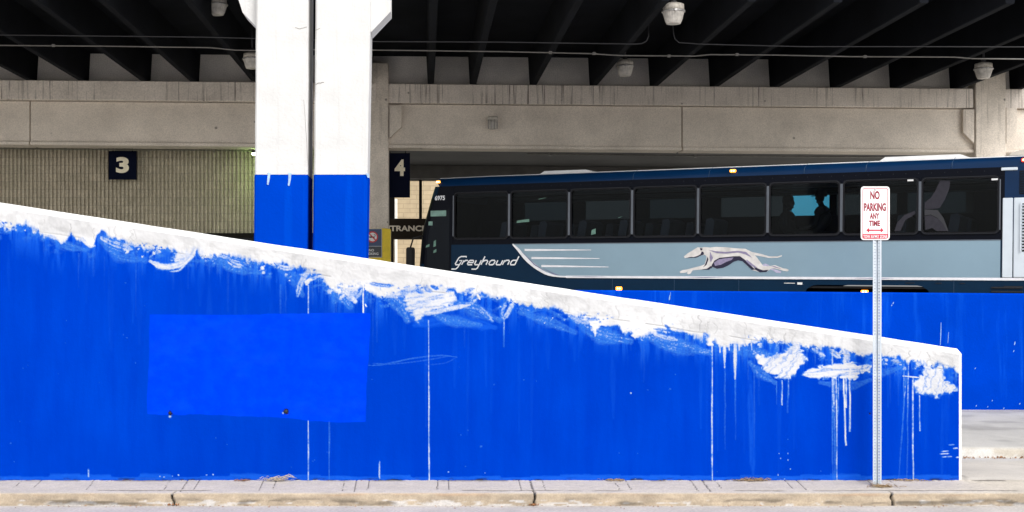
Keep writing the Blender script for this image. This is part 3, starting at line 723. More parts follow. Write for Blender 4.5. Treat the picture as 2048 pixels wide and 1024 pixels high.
# deck slab and stems
deck=thing('parking_deck','dark underside of the concrete parking deck with deep tapering ribs','parking deck',(0,20,z_deck))
YD0=22.3
m=M(); m.prism([(XL,YD0),(10.6,YD0),(XR,YF-.2),(XR,YF+.7),(XL,YF+.7)],z_deck,z_deck+.15,'z'); m.tilt(); build('slab',m,stem_dark,deck)  # front cut back and right side slanted out of view to admit sky light
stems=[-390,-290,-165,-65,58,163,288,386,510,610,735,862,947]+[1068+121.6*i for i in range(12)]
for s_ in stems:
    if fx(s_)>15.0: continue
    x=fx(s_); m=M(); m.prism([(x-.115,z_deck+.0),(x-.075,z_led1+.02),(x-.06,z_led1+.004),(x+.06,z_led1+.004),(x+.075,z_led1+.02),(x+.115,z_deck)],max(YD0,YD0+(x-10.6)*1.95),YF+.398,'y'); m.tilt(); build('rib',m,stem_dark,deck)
# stain on the slab (water mark)
# back columns with corbels
def bcol(x0,x1,lbl,corbs):
    o=thing('concrete_column',lbl,'column',(fx((x0+x1)/2),YF,.7),'bare concrete columns at the bus bay')
    m=M(); m.box(fx(x0),fx(x1),YF-.05,YF+.55,.6,z_led1+.5,0,.015); m.tilt(); build('shaft',m,colm_conc,o)
    for poly in corbs:
        m=M(); m.prism([(fx(a_),Zt(a_,b_)) for a_,b_ in poly],YF-.02,YF+.3,'y'); m.tilt(); build('corbel',m,colm_conc,o)
    return o
bc=bcol(712,777,'bare concrete column with a yellow foot beside the number 4 sign',[[(779,211),(803,211),(803,254),(779,276)]])
bc2=bcol(1950,2010,'bare concrete column above the rear of the bus',[[(1926,219),(1948,219),(1948,287),(1926,265)],[(2012,216),(2033,216),(2033,262),(2012,287)]])
yellow=mat('yellow guard paint',(.85,.62,.03),.6,var=.12,scale=6)
m=M(); m.box(fx(728),fx(776),YF-.09,YF-.054,.7,Zt(750,456)-0,0,.01); m.box(fx(770),fx(781),YF-.088,YF+.5,.7,Zt(750,457),0,.01); build('yellow_guard',m,yellow,bc)
# upper part of column visible behind ledge
# ribbed block wall on the left
YR=33.2
def rp(px,py): return P(px,py,YR)
rib_m=bpy.data.materials.new('fluted block'); rib_m.use_nodes=True; n=rib_m.node_tree.nodes; l=rib_m.node_tree.links
b=n['Principled BSDF']; b.inputs['Roughness'].default_value=.95; tc=n.new('ShaderNodeTexCoord')
br=n.new('ShaderNodeTexBrick'); br.inputs['Scale'].default_value=1; br.inputs['Brick Width'].default_value=.40; br.inputs['Row Height'].default_value=.205; br.inputs['Mortar Size'].default_value=.006; br.offset=.5
br.inputs['Color1'].default_value=(.46,.41,.31,1); br.inputs['Color2'].default_value=(.54,.48,.37,1); br.inputs['Mortar'].default_value=(.36,.32,.25,1)
mp=n.new('ShaderNodeMapping'); mp.inputs['Rotation'].default_value=(R(90),0,0); l.new(tc.outputs['Object'],mp.inputs['Vector'])
cx=n.new('ShaderNodeSeparateXYZ'); l.new(tc.outputs['Object'],cx.inputs[0]); cb=n.new('ShaderNodeCombineXYZ'); l.new(cx.outputs[0],cb.inputs[0]); l.new(cx.outputs[2],cb.inputs[1]); l.new(cb.outputs[0],br.inputs['Vector'])
k=n.new('ShaderNodeVectorMath'); k.operation='SCALE'; l.new(br.outputs['Color'],k.inputs[0]); l.new(mrange(noise(22,4),.3,.7,.75,1.25),k.inputs['Scale']); l.new(k.outputs[0],b.inputs['Base Color'])
bp=n.new('ShaderNodeBump'); bp.inputs['Strength'].default_value=.8; bp.inputs['Distance'].default_value=.02; l.new(noise(50,4),bp.inputs['Height']); l.new(bp.outputs[0],b.inputs['Normal'])
m=M(); zb_=rp(400,466).z; zt_=z_beam0+.42; pitch=.1016; x=XL; xe_=fx(735)
cnt=int((xe_-XL)/pitch); vs=[];fs=[]
for i in range(cnt):
    x=XL+i*pitch; w_=pitch
    vs+= [(x,YR+.055,0),(x+w_*.22,YR+.053,0),(x+w_*.32,YR,0),(x+w_*.80,YR,0),(x+w_*.90,YR+.053,0)]
nn=len(vs); vs=[(a_,b_,zb_) for a_,b_,_ in vs]+[(a_,b_,zt_) for a_,b_,_ in vs]
m.add(vs,[(i,i+1,nn+i+1,nn+i) for i in range(nn-1)]); m.box(XL,xe_,YR+.058,YR+.25,zb_,zt_)
o=build('ribbed_wall',m,rib_m); tag(o,'ribbed tan block wall on the left behind the number 3 sign','wall')
# dark soffit strip, trim and storefront under it
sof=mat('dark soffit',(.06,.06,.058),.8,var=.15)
dglass=mat('dark shopfront glass',(.006,.008,.012),.12,var=.05,spec=.12)
sf=thing('shopfront','dark glazed shopfront under the ribbed wall','shopfront',(fx(300),YR,.7))
m=M(); m.box(XL,xe_,YR+.12,YR+.15,.68,zb_-.12); build('glass_panel',m,dglass,sf)
m=M()
for i in range(20): m.box(XL+.5+i*.9,XL+.56+i*.9,YR+.05,YR+.11,.68,zb_-.12)
build_each('mullion',m,dark_metal,sf)
m=M(); m.box(XL,xe_,YR-.02,YR+.2,zb_-.118,zb_-.002); build('head_trim',m,dark_metal,sf)
# ceiling beyond the facade (bus passage)
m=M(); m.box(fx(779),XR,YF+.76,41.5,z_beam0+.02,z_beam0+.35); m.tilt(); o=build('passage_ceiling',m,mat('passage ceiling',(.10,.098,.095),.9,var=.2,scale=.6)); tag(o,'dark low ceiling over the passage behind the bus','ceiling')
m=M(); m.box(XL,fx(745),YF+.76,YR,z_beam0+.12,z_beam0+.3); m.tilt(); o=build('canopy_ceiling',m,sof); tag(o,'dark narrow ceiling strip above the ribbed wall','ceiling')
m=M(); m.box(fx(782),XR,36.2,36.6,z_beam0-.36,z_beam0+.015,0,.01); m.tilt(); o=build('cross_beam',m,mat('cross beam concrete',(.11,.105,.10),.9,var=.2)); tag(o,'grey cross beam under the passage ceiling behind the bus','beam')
# pipes
def pipe(name,pts,r,lbl,mt,clamps=(),cat='conduit'):
    o=thing(name,lbl,cat,tuple(pts[0])); m=M(); m.tube(pts,r,8); build('pipe',m,mt,o)
    for c_ in clamps:
        m=M(); m.box(c_[0]-.03,c_[0]+.03,c_[1]-r*1.7,c_[1]+r*1.7,c_[2]-r*1.8,c_[2]+r*1.8); build('clamp',m,mt,o)
    return o
Yc=26.4
pts=[P(a_,b_,Yc) for a_,b_ in ((-80,90),(200,92),(420,95),(470,100),(520,101),(640,99),(760,100),(1000,103),(1180,107),(1225,110),(1248,111),(1390,112),(1420,109),(1560,110),(1700,113),(1910,114),(1945,117),(2120,119))]
pipe('conduit_pipe',pts,.014,'long pale conduit pipe running straight under the ceiling ribs',pipe_mat,[P(a_,b_,Yc) for a_,b_ in ((107,91),(1101,105),(1188,107),(1338,112),(1474,109),(1730,113))])
Y2=24.9
pts=[P(a_,b_,Y2) for a_,b_ in ((-80,69),(400,74),(760,83),(1000,84),(1270,88),(1284,87),(1293,82),(1297,72),(1298,40),(1299,-40))]
pipe('bent_conduit',pts,.011,'thin dark conduit turning up beside the large ceiling lamp, on its left',pipe_dark)
pts=[P(a_,b_,Y2) for a_,b_ in ((1346,52),(1347,66),(1350,78),(1358,85),(1400,88),(1600,93),(1830,93),(2120,94))]
pipe('bent_conduit',pts,.011,'thin dark conduit dropping from the large ceiling lamp and running right',pipe_dark)
pts=[P(a_,b_,32.6) for a_,b_ in ((1054,308),(1400,312),(1700,314),(1990,316))]
pipe('sprinkler_pipe',pts,.022,'pale pipe just below the beam, right above the bus roof',pipe_mat,[P(1100,308.5,32.6),P(1391,312,32.6)],'pipe')
pts=[P(a_,b_,32.6) for a_,b_ in ((-100,296),(131,298.5),(430,301),(520,302))]
pipe('sprinkler_pipe',pts,.018,'thin pipe above the number 3 sign along the ribbed wall',mat('aged pipe',(.2,.19,.15),.6,metal=.3),[P(131,298.5,32.6),P(428,301,32.6)],'pipe')

# ceiling lamps
hous=mat('weathered lamp housing',(.55,.51,.45),.6,metal=.2,var=.3,scale=14,streak=.6,sscale=30)
lens=mat('frosted prismatic lens',(.50,.47,.43),.25,var=.25,scale=10)
def lamp_fix(px,ptop,pbot,wpx,lbl,grp='caged lamps hanging under the deck',s=1):
    Wd=.40*s; Y=Wd*F/wpx; c=P(px,(ptop+pbot)/2,Y); Hh=(pbot-ptop)*Y/F; r=Wd/2
    zt=c.z+Hh/2
    o=thing('ceiling_lamp',lbl,'lamp',(c.x,c.y,zt),grp)
    m=M(); m.lathe([(0,.0),(r*.5,.0),(r*.92,-.03*s),(r*.95,-Hh*.36),(0,-Hh*.36)],(c.x,c.y,zt),28); build('housing',m,hous,o)
    m=M(); m.lathe([(r*.9,-Hh*.362),(r*1.04,-Hh*.37),(r*1.04,-Hh*.43),(r*.9,-Hh*.44)],(c.x,c.y,zt),28)
    m.box(c.x-.02*s,c.x+.02*s,c.y-r*1.12,c.y-r*1.0,zt-Hh*.46,zt-Hh*.36); build('rim',m,mat('lamp rim metal',(.42,.41,.40),.4,metal=.6,var=.2,scale=20),o)
    m=M(); n_=48; prof_=[(r*.96,-Hh*.44),(r*.86,-Hh*.62),(r*.74,-Hh*.84),(r*.62,-Hh*.97),(r*.3,-Hh*1.0),(0.001,-Hh*.99)]
    base=0
    for (rr,hh) in prof_:
        for k_ in range(n_):
            a_=2*math.pi*k_/n_; q_=rr*(1-.03*(k_%2)); m.v.append((c.x+q_*math.cos(a_),c.y+q_*math.sin(a_),zt+hh))
    for i in range(len(prof_)-1):
        for k_ in range(n_): m.f.append((i*n_+k_,i*n_+(k_+1)%n_,(i+1)*n_+(k_+1)%n_,(i+1)*n_+k_)); m.m.append(0); m.sm.append(False)
    build('lens',m,lens,o)
    m=M(); top=min(z_deck-TILT*c.x,zt+1.2); m.tube([(c.x,c.y,zt-.01),(c.x,c.y,top)],.022*s,10); m.lathe([(0,.09*s),(.05*s,.09*s),(.055*s,0),(0,0)],(c.x,c.y,zt),12); build('stem',m,pipe_dark,o)
    return o
lamp_fix(434,-4,31,42,'caged lamp at the top edge, left of the white columns')
lamp_fix(1347,6,49,45,'largest caged lamp, hanging at the top right of the picture')
lamp_fix(1250,119,153,35,'caged lamp in front of the end wall, above the middle of the bus')
lamp_fix(1967,125,158,36,'caged lamp in front of the far right column')
lamp_fix(504,105,138,37,'caged lamp half hidden behind the left white column')
# small wall lamp on the beam
o=thing('wall_lamp','small ribbed wall lamp fixed to the beam face above the bus front','lamp',(fx(985),YF-.1,Zt(985,246)))
cx_,cz_=fx(985),P(985,246,YF).z
m=M(); m.box(cx_-.13,cx_+.13,YF-.1,YF+.118,cz_+.06,cz_+.15,0,.02); build('housing',m,hous,o)
m=M(); m.lathe([(.10,.058),(.115,-.02),(.10,-.14),(.05,-.155),(.001,-.156)],(cx_,YF-.0,cz_),16,smooth=False); build('lens',m,lens,o)
m=M(); 
for a_ in (-.11,-.04,.04,.11): m.box(cx_+a_-.008,cx_+a_+.008,YF-.13,YF-.12,cz_-.16,cz_+.07)
build_each('guard',m,pipe_mat,o)
# lit fluorescent fixture half hidden by the column
o=thing('tube_light','lit greenish tube light under the soffit beside the left white column','light',P(530,305,32.4))
a_=P(500,306,32.4); b_=P(566,306,32.4)
a_.x+=.04; m=M(); m.box(a_.x,b_.x,32.3,32.5,a_.z,a_.z+.05,0,.01); build('housing',m,pipe_dark,o)
m=M(); m.box(a_.x+.01,b_.x-.01,32.32,32.48,a_.z-.05,a_.z-.002,0,.015); build('tube',m,mat('lit tube',(.7,.8,.5),.4,emit=(.62,1,.35),es=22),o)

# signs
navy=mat('navy sign face',(.002,.004,.016),.6,var=.1,spec=.05); cream=mat('cream lettering',(.88,.80,.60),.6,var=.06,scale=10)
def hang_sign(name,lbl,x0,y0,x1,y1,Y,txt,tx0,ty0,tx1,ty1,bold=.06):
    a_=P(x0,y1,Y); b_=P(x1,y0,Y); o=thing(name,lbl,'sign',((a_.x+b_.x)/2,Y,a_.z))
    m=M(); m.box(a_.x,b_.x,Y,Y+.05,a_.z,b_.z,0,.005); build('panel',m,navy,o)
    a_=P(tx0,ty1,Y); b_=P(tx1,ty0,Y); m=M(); text(m,txt,a_.x,b_.x,a_.z,b_.z,Y-.004,bold); build('number',m,cream,o)
    m=M(); m.box((x0+8-VX)*Y/F,(x0+8-VX)*Y/F+.02,Y+.01,Y+.03,P(0,y0,Y).z,P(0,y0,Y).z+.2); m.box((x1-8-VX)*Y/F-.02,(x1-8-VX)*Y/F,Y+.01,Y+.03,P(0,y0,Y).z,P(0,y0,Y).z+.2); build_each('hanger',m,dark_metal,o)
hang_sign('bay_sign','square navy sign with a cream number 3',217,302,273,359,32.9,'3',232,314,258,346,.045)
hang_sign('bay_sign','tall navy sign with a cream number 4 beside the bare column',768,306,820,395,32.3,'4',789,319,810,352,.04)
# no smoking sign
o=thing('no_smoking_sign','navy no smoking sign fixed to the yellow column foot','sign',(fx(744),YF-.12,Zt(744,515)))
YS=YF-.12
a_=P(724,515,YS); b_=P(764,457,YS)
m=M(); m.prism(rrect(a_.x,b_.x,a_.z,b_.z,.02),YS,YS+.02,'y'); build('panel',m,mat('light sign edge',(.45,.47,.5),.5,var=.05),o)
m=M(); m.prism(rrect(a_.x+.015,b_.x-.015,P(0,492,YS).z,b_.z-.015,.015),YS-.006,YS-.001,'y'); build('upper_field',m,mat('slate blue field',(.03,.06,.14),.5,var=.05),o)
m=M(); m.prism(rrect(a_.x+.015,b_.x-.015,a_.z+.015,P(0,493,YS).z,.015),YS-.006,YS-.001,'y'); build('lower_field',m,mat('charcoal field',(.035,.04,.05),.5,var=.05),o)
cc_=P(745,474,YS); rr=11.2*YS/F
m=M(); m.lathe([(0.0001,0),(rr,0),(rr,.003)],(cc_.x,YS-.012,cc_.z),32,axis='y',smooth=False); build('disc',m,mat('sign white',(.7,.7,.7),.5,var=.03),o)
m=M(); sgn_red=mat('sign red',(.52,.02,.03),.5,var=.06)
oc=[(cc_.x+rr*math.cos(t),cc_.z+rr*math.sin(t)) for t in [2*math.pi*i/36 for i in range(36)]]; ic=[(cc_.x+rr*.78*math.cos(t),cc_.z+rr*.78*math.sin(t)) for t in [2*math.pi*i/36 for i in range(36)]]
ring(m,oc,ic,YS-.018,YS-.013)
t=R(135); m.ribbon([(cc_.x+rr*.8*math.cos(t),cc_.z+rr*.8*math.sin(t)),(cc_.x-rr*.8*math.cos(t),cc_.z-rr*.8*math.sin(t))],rr*.2,YS-.019); build('prohibition_ring',m,sgn_red,o)
m=M(); m.box(cc_.x-rr*.6,cc_.x+rr*.4,YS-.016,YS-.0135,cc_.z-rr*.12,cc_.z+rr*.08); m.ribbon([(cc_.x+rr*.45,cc_.z+rr*.1),(cc_.x+rr*.5,cc_.z+rr*.35),(cc_.x+rr*.3,cc_.z+rr*.5)],rr*.1,YS-.015); build('cigarette',m,gap_dark,o)
m=M(); a_=P(738,503,YS);b_=P(748,498,YS); text(m,'NO',a_.x,b_.x,a_.z,b_.z,YS-.008,.03); a_=P(729,510,YS);b_=P(757,505,YS); text(m,'SMOKING',a_.x,b_.x,a_.z,b_.z,YS-.008,.03); build('lettering',m,mat('sign lettering',(.6,.6,.6),.5),o)

# entrance canopy frame, sunlit brick building beyond
YE=38.0
o=thing('entrance_sign','dark canopy band with cream lettering reading ENTRANCE, left of the bus front','sign',P(830,478,YE))
a_=P(700,478,YE);b_=P(905,437,YE); m=M(); m.box(a_.x,b_.x,YE,YE+.4,a_.z,b_.z,0,.01); build('band',m,mat('dark brown band',(.022,.016,.011),.6,var=.1,spec=.1),o)
m=M(); vs_,fs_,bb=text_mesh('ENTRANCE',1,bold=.035); vsT,_,bT=text_mesh('EN',1,bold=.035)
a_=P(757,462.5,YE); b_=P(853,451,YE); text(m,'ENTRANCE',a_.x,b_.x,a_.z,b_.z,YE-.004,.035); build('lettering',m,mat('tan lettering',(.72,.64,.52),.6),o)
m=M()
for (x0,x1,y0,y1) in ((838,844,325,437),(776,789,325,437),(776,786,478,560),(896,903,325,437)):
    a_=P(x0,y1,YE);b_=P(x1,y0,YE); m.box(a_.x,b_.x,YE+.1,YE+.2,a_.z,b_.z)
build_each('post',m,dark_metal,o)
m=M(); a_=P(700,372,YE);b_=P(2100,322,YE); m.box(a_.x,b_.x,YE+.5,YE+.7,P(0,358,YE).z,z_beam0+.2); build('fascia',m,mat('dark fascia',(.018,.018,.02),.8),o)
brick=bpy.data.materials.new('tan brick'); brick.use_nodes=True; n=brick.node_tree.nodes; l=brick.node_tree.links
b=n['Principled BSDF']; b.inputs['Roughness'].default_value=.9; tc=n.new('ShaderNodeTexCoord')
br=n.new('ShaderNodeTexBrick'); br.inputs['Scale'].default_value=1; br.inputs['Brick Width'].default_value=.6; br.inputs['Row Height'].default_value=.2; br.inputs['Mortar Size'].default_value=.012
br.inputs['Color1'].default_value=(.38,.30,.19,1); br.inputs['Color2'].default_value=(.43,.34,.22,1); br.inputs['Mortar'].default_value=(.28,.22,.14,1)
cx=n.new('ShaderNodeSeparateXYZ'); l.new(tc.outputs['Object'],cx.inputs[0]); cb=n.new('ShaderNodeCombineXYZ'); l.new(cx.outputs[0],cb.inputs[0]); l.new(cx.outputs[2],cb.inputs[1]); l.new(cb.outputs[0],br.inputs['Vector'])
k=n.new('ShaderNodeVectorMath'); k.operation='SCALE'; l.new(br.outputs['Color'],k.inputs[0]); l.new(mrange(noise(1.5,4),.3,.7,.85,1.15),k.inputs['Scale']); l.new(k.outputs[0],b.inputs['Base Color'])
YBk=58.0
bb_=thing('brick_building','sunlit tan brick building glimpsed beyond the passage left of the bus','building',P(820,560,YBk))
a_=P(650,600,YBk); b_=P(960,250,YBk); m=M(); m.box(a_.x,b_.x,YBk,YBk+8,0,b_.z); build('wall',m,brick,bb_)
m=M(); a_=P(789,435,YBk); b_=P(795,360,YBk); m.box(a_.x,b_.x,YBk-.15,YBk-.01,0,P(0,398,YBk).z,0,.02); build('downpipe',m,mat('white downpipe',(.7,.68,.62),.6),bb_)
m=M(); a_=P(700,560,YBk); m.box(a_.x,P(787,0,YBk).x,YBk-.3,YBk-.02,0,P(0,300,YBk).z); build('dark_bay',m,dark_metal,bb_)

# ------------------------------------------------------------------ the bus
bus=thing('coach_bus','long navy coach bus with a running dog emblem, parked behind the blue wall','bus',(.214,27.88,.713))
bus.rotation_euler=(0,.0091,R(-30.2))
def Bp(px,py):
    k=(px-850)/2600; x=(k*27.88-.214)/(.864+.503*k); Y=27.88-.503*x; z=1.8+(575-py)*Y/2600
    return (x,z-.713+.0091*x)
bn=dict(local=True)
navy_p=mat('navy coach paint',(.001,.016,.042),.4,var=.08,scale=2,coat=.05,spec=.12)
navy_top=mat('navy roof paint',(.001,.018,.062),.35,var=.10,scale=2,coat=.10,spec=.15)
black_p=mat('black window band',(.003,.004,.008),.35,var=.1,spec=.08)
grey_p=mat('silver blue side panel',(.24,.35,.43),.30,metal=.35,var=.05,scale=.8,coat=.3,spec=.3)
chrome=mat('bright chrome strip',(.80,.80,.84),.22,metal=.25,var=.12,scale=5)
silver=mat('silver engine panel',(.62,.68,.74),.35,metal=.2,var=.05,scale=4,coat=.3)
roofw=mat('white roof',(.72,.72,.72),.5,var=.12,scale=3)
rubber=mat('black rubber',(.012,.012,.012),.7,spec=.2)
BL=13.55; BW=2.6
# shell cross-section (y,z): side up to 3.24 then rounded shoulder
def section():
    s_=[(0,.38),(0,1.05),(0,2.0),(0,3.25)]
    for k_ in range(1,7):
        a_=R(90*k_/6); s_.append((.26*(1-math.cos(a_)),3.25+.21*math.sin(a_)))
    s_+=[(.6,3.485),(1.3,3.50)]
    full=s_+[(BW-y,z) for y,z in reversed(s_[:-1])]
    return full
sec=section(); ns=len(sec)
# nose: x position of front surface by height (raked windscreen)
def nose(z):
    if z>3.0: return -.20+(z-3.0)*.35
    if z>2.3: return -.42+(z-2.3)*.314
    if z>1.6: return -.48+(z-1.6)*.0857
    return -.48
def bodyx(y,z):   # rounded corners in plan
    d=min(y,BW-y); r=.2
    return nose(z)+ (r-math.sqrt(max(0,r*r-(r-min(d,r))**2)))
# lower body, window-band body and roof as separate parts around real window openings
WP=[.43,1.76,3.11,4.46,5.80,7.14,8.48,9.83,11.14]
ZB0,ZB1=2.12,3.10
def bandpart(name,zs,mt,x0=0.0,x1=BL,cond=None):
    pass
# skin below windows
m=M()
xsn_=[0.0,.02,.12,.43]+[i*.5 for i in range(2,27)]+[BL-.15,BL]
def near_side(m,x0,x1,z0,z1,y=0,mi=0):
    m.add([(x0,y,z0),(x1,y,z0),(x1,y,z1),(x0,y,z1)],[(0,1,2,3)],mi)
# near side lower: with wheel arch cut-outs
def arch_poly(x0,x1,zt_,r=.25):
    return [(x0,.38),(x0,zt_-r)]+[(x0+r-r*math.cos(R(a_)),zt_-r+r*math.sin(R(a_))) for a_ in (20,45,70,90)]+[(x1-r+r*math.sin(R(a_)),zt_-r+r*math.cos(R(a_))) for a_ in (0,20,45,70)]+[(x1,zt_-r),(x1,.38)]
low=[(-.27,.38)]+arch_poly(1.55,2.75,1.10,.3)+arch_poly(7.80,10.04,1.21)+[(BL,.38),(BL,2.0),(-.24,2.0)]
m=M(); m.prism(low,0,.03,'y'); m.prism([(a_,b_) for a_,b_ in low],BW-.03,BW,'y'); build('lower_body',m,navy_p,bus,**bn)
# arch liners
m=M()
for x0,x1,zt_ in ((1.55,2.75,1.10),(7.8,10.04,1.21)): m.box(x0+.01,x1-.01,.032,.75,zt_-.06,zt_-.02); m.box(x0+.005,x1-.005,.7,.75,.4,zt_-.03); 
build_each('wheel_arch',m,mat('arch liner',(.02,.02,.022),.9,spec=.05,var=.2),bus,**bn)
m=M(); m.box(.0,BL,.05,BW-.05,.42,.5); m.box(0,BL,.035,BW-.035,1.02,1.08); build('floor',m,rubber,bus,**bn)
# window band near side (holes) and far side
def band(yf,yb,holes):
    m=M(); z0,z1=2.0,3.25
    m.box(.08,BL,yf,yb,z0,ZB0); m.box(.08,BL,yf,yb,ZB1,z1)
    edges=[.08]+[v_ for h in holes for v_ in h]+[BL]
    for i in range(0,len(edges),2):
        if edges[i+1]-edges[i]>.005: m.box(edges[i],edges[i+1],yf,yb,ZB0+.001,ZB1-.001)
    return m
holes=[(WP[i]+.03,WP[i+1]-.03) for i in range(8)]
mm=band(.0,.04,holes)
build('window_band',mm,black_p,bus,**bn)
m=M(); m.box(11.2,BL,-.004,-.001,2.0,3.25); build('rear_quarter',m,navy_top,bus,**bn)
fh=[(7.50,8.52)]
def solve(px,py,y):   # bus-local x,z at lateral depth y for a measured sight line
    k=(px-850)/F; ux,uy=math.cos(R(30.2)),-math.sin(R(30.2)); nx2,ny2=-uy,ux
    x=(k*(27.88+ny2*y)-.214-nx2*y)/(ux-k*uy); Yw=27.88+uy*x+ny2*y; z=1.8+(575-py)*Yw/F-.713+.0091*x
    return x,z
xa_,za_=solve(1576,432,BW); xb_,zb9=solve(1657,377,BW)
far=[(xa_-1.5*p_-.0,xa_-1.5*p_+1.15) for p_ in (4,3,2)]+[(xa_-1.42,xa_-.12),(xa_,xb_),(xb_+.14,xb_+1.3),(xb_+1.5,xb_+2.7)]
far=[f_ for f_ in far if f_[0]>.4]
m=M(); m.box(-.22,BL,BW-.04,BW,1.3,za_); m.box(-.22,BL,BW-.04,BW,zb9,3.25)
ed=[-.22]+[v_ for h in far for v_ in h]+[BL]
for i in range(0,len(ed),2): m.box(ed[i],ed[i+1],BW-.04,BW,za_+.001,zb9-.001)
build('far_side',m,black_p,bus,**bn)
g1=glass_mat('pale blue far glass',(.30,.66,.78),.1); g2=glass_mat('dark far glass',(.11,.13,.14),.1); g3=glass_mat('grey far glass',(.15,.165,.17),.1)
for f_ in far:
    m=M(); m.box(f_[0]-.01,f_[1]+.01,BW-.025,BW-.02,za_-.01,zb9+.01); build('far_pane',m,g1 if abs(f_[0]-xa_)<.01 else (g3 if far.index(f_)%2 else g2),bus,**bn)
# roof shell
m=M(); secr=[p for p in sec if p[1]>=3.249]
for (j,x) in enumerate([0.0,.05,.12,.3]+[1+i for i in range(13)]+[BL]):
    for (y,z) in secr:
        xx=x if x>.35 else bodyx(y,z)+x*.9
        zz=z if x>.4 else z-(.05 if x<.01 else .01)*(z-3.2)/.3
        m.v.append((xx,y,zz))
nr=len(secr); nx_=18
for j in range(nx_-1):
    for i in range(nr-1):
        m.f.append((j*nr+i,j*nr+i+1,(j+1)*nr+i+1,(j+1)*nr+i)); m.m.append(0 if (i<4 or i>nr-6) else 1); m.sm.append(True)
build('roof',m,[navy_top,roofw],bus,**bn)
m=M(); m.v+=[(BL,y,z) for y,z in sec]; m.f.append(tuple(range(ns))); m.m.append(0); m.sm.append(False); build('rear_wall',m,navy_p,bus,**bn)
# front mask: sampled nose surface
m=M(); ysn=[0,.03,.08,.16,.26,.38]+[.6+.2*i for i in range(8)]+[BW-.38,BW-.26,BW-.16,BW-.08,BW-.03,BW]; zsn=[.38,.7,1.0,1.3,1.6]+[1.8+.2*i for i in range(7)]+[3.1,3.25]
for z in zsn:
    for y in ysn: m.v.append((bodyx(y,z),y,z))
ny_=len(ysn)
for j in range(len(zsn)-1):
    for i in range(ny_-1):
        m.f.append((j*ny_+i,j*ny_+i+1,(j+1)*ny_+i+1,(j+1)*ny_+i)); m.m.append(1 if 1.6<=zsn[j]<3.0 else 0); m.sm.append(True)
build('front_mask',m,[navy_p,black_p],bus,**bn)
# black side of the cab (door glass and pillar)
m=M(); pl_=[(bodyx(0,z)-.002,z) for z in (1.1,1.3,1.6,1.9,2.2,2.5,2.8,3.0,3.24)]; m.prism(pl_+[(.42,3.24),(.42,2.02),(.38,1.99),(.38,1.1)],-.006,-.001,'y'); build('cab_side',m,black_p,bus,**bn)
cabg=glass_mat('cab glass',(.05,.06,.07))
m=M(); m.prism([(-.22,1.35),(-.2,2.0),(-.1,2.6),(.0,2.75),(.34,2.75),(.34,1.35)],-.012,-.007,'y'); build('door_glass',m,dglass,bus,**bn)
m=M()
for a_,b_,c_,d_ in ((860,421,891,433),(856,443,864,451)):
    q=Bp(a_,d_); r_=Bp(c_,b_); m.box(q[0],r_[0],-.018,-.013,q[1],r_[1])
build_each('green_reflection',m,mat('pale green reflection',(.16,.28,.24),.4,var=.25,scale=12),bus,**bn)  # greenish glass reflections painted as flat panels at the door
m=M()
for a_,b_,c_,d_ in ((866,480,871,494),(851,488,858,495),(866,498,872,506),(1032,438,1057,446),(1181,457,1190,470),(1075,396,1090,398),(1235,433,1243,435)):
    q=Bp(a_,d_); r_=Bp(c_,b_); m.prism([(q[0],q[1]),(r_[0],q[1]+.02),(r_[0],r_[1]),(q[0]+.01,r_[1]-.03)],-.018,-.013,'y')
build_each('window_patch',m,mat('green patch',(.10,.20,.16),.4,var=.3,scale=20),bus,**bn)  # small pale green patches laid over the glass
# mirror
m=M(); m.tube([(-.35,.05,2.2),(-.5,-.1,2.15),(-.56,-.14,1.9)],.018,8); build('mirror_arm',m,rubber,bus,**bn)
m=M(); m.prism(rrect(-.62,-.48,1.45,1.95,.05),-.2,-.06,'y'); build('mirror',m,rubber,bus,**bn)
# windows
tint=glass_mat('tinted coach glass',(.68,.73,.76),.18)
fr_m=mat('window frame aluminium',(.022,.024,.03),.45,metal=.3,var=.1,spec=.2)
seal=mat('window seal',(.008,.008,.010),.5,spec=.15)
for i in range(8):
    x0,x1=WP[i]+.035,WP[i+1]-.035
    if i==0: x0=WP[0]+.03
    z0,z1=ZB0+.015,ZB1-.015
    f=M(); ring(f,rrect(x0-.02,x1+.02,z0-.03,z1+.03,.09),rrect(x0+.02,x1-.02,z0+.012,z1-.012,.06),-.022,.0)
    wo=build('window',f,seal,bus,**bn)
    m=M(); ring(m,rrect(x0-.012,x1+.012,z0-.022,z1+.022,.085),rrect(x0-.002,x1+.002,z0-.012,z1+.012,.08),-.030,-.022); build('frame',m,fr_m,wo,local=True)
    m=M(); m.box(x0-.01,x1+.01,.012,.018,z0-.01,z1+.01); build('pane',m,tint,wo,local=True)
    for xx in (x0-.024,x1+.024):
        m=M(); m.box(xx-.009,xx+.009,-.034,-.005,z0+.04,z1-.04,0,.004); build('frame_bar',m,mat('bright frame edge',(.13,.145,.17),.35,metal=.5),wo,local=True)
# window labels (tiny white stickers at corner)
m=M()
for px,py in ((1818,361),(1986,359)):
    q=Bp(px,py); m.box(q[0]-.05,q[0]+.05,-.036,-.032,q[1]-.015,q[1]+.015)
q=Bp(1599,568); m.box(q[0]-.05,q[0]+.04,-.012,-.004,q[1]-.012,q[1]+.03); q=Bp(1582,569); m.box(q[0]-.14,q[0]+.06,-.010,-.004,q[1]+.02,q[1]+.03)
build_each('white_label',m,mat('label white',(.7,.7,.7),.5),bus,**bn)
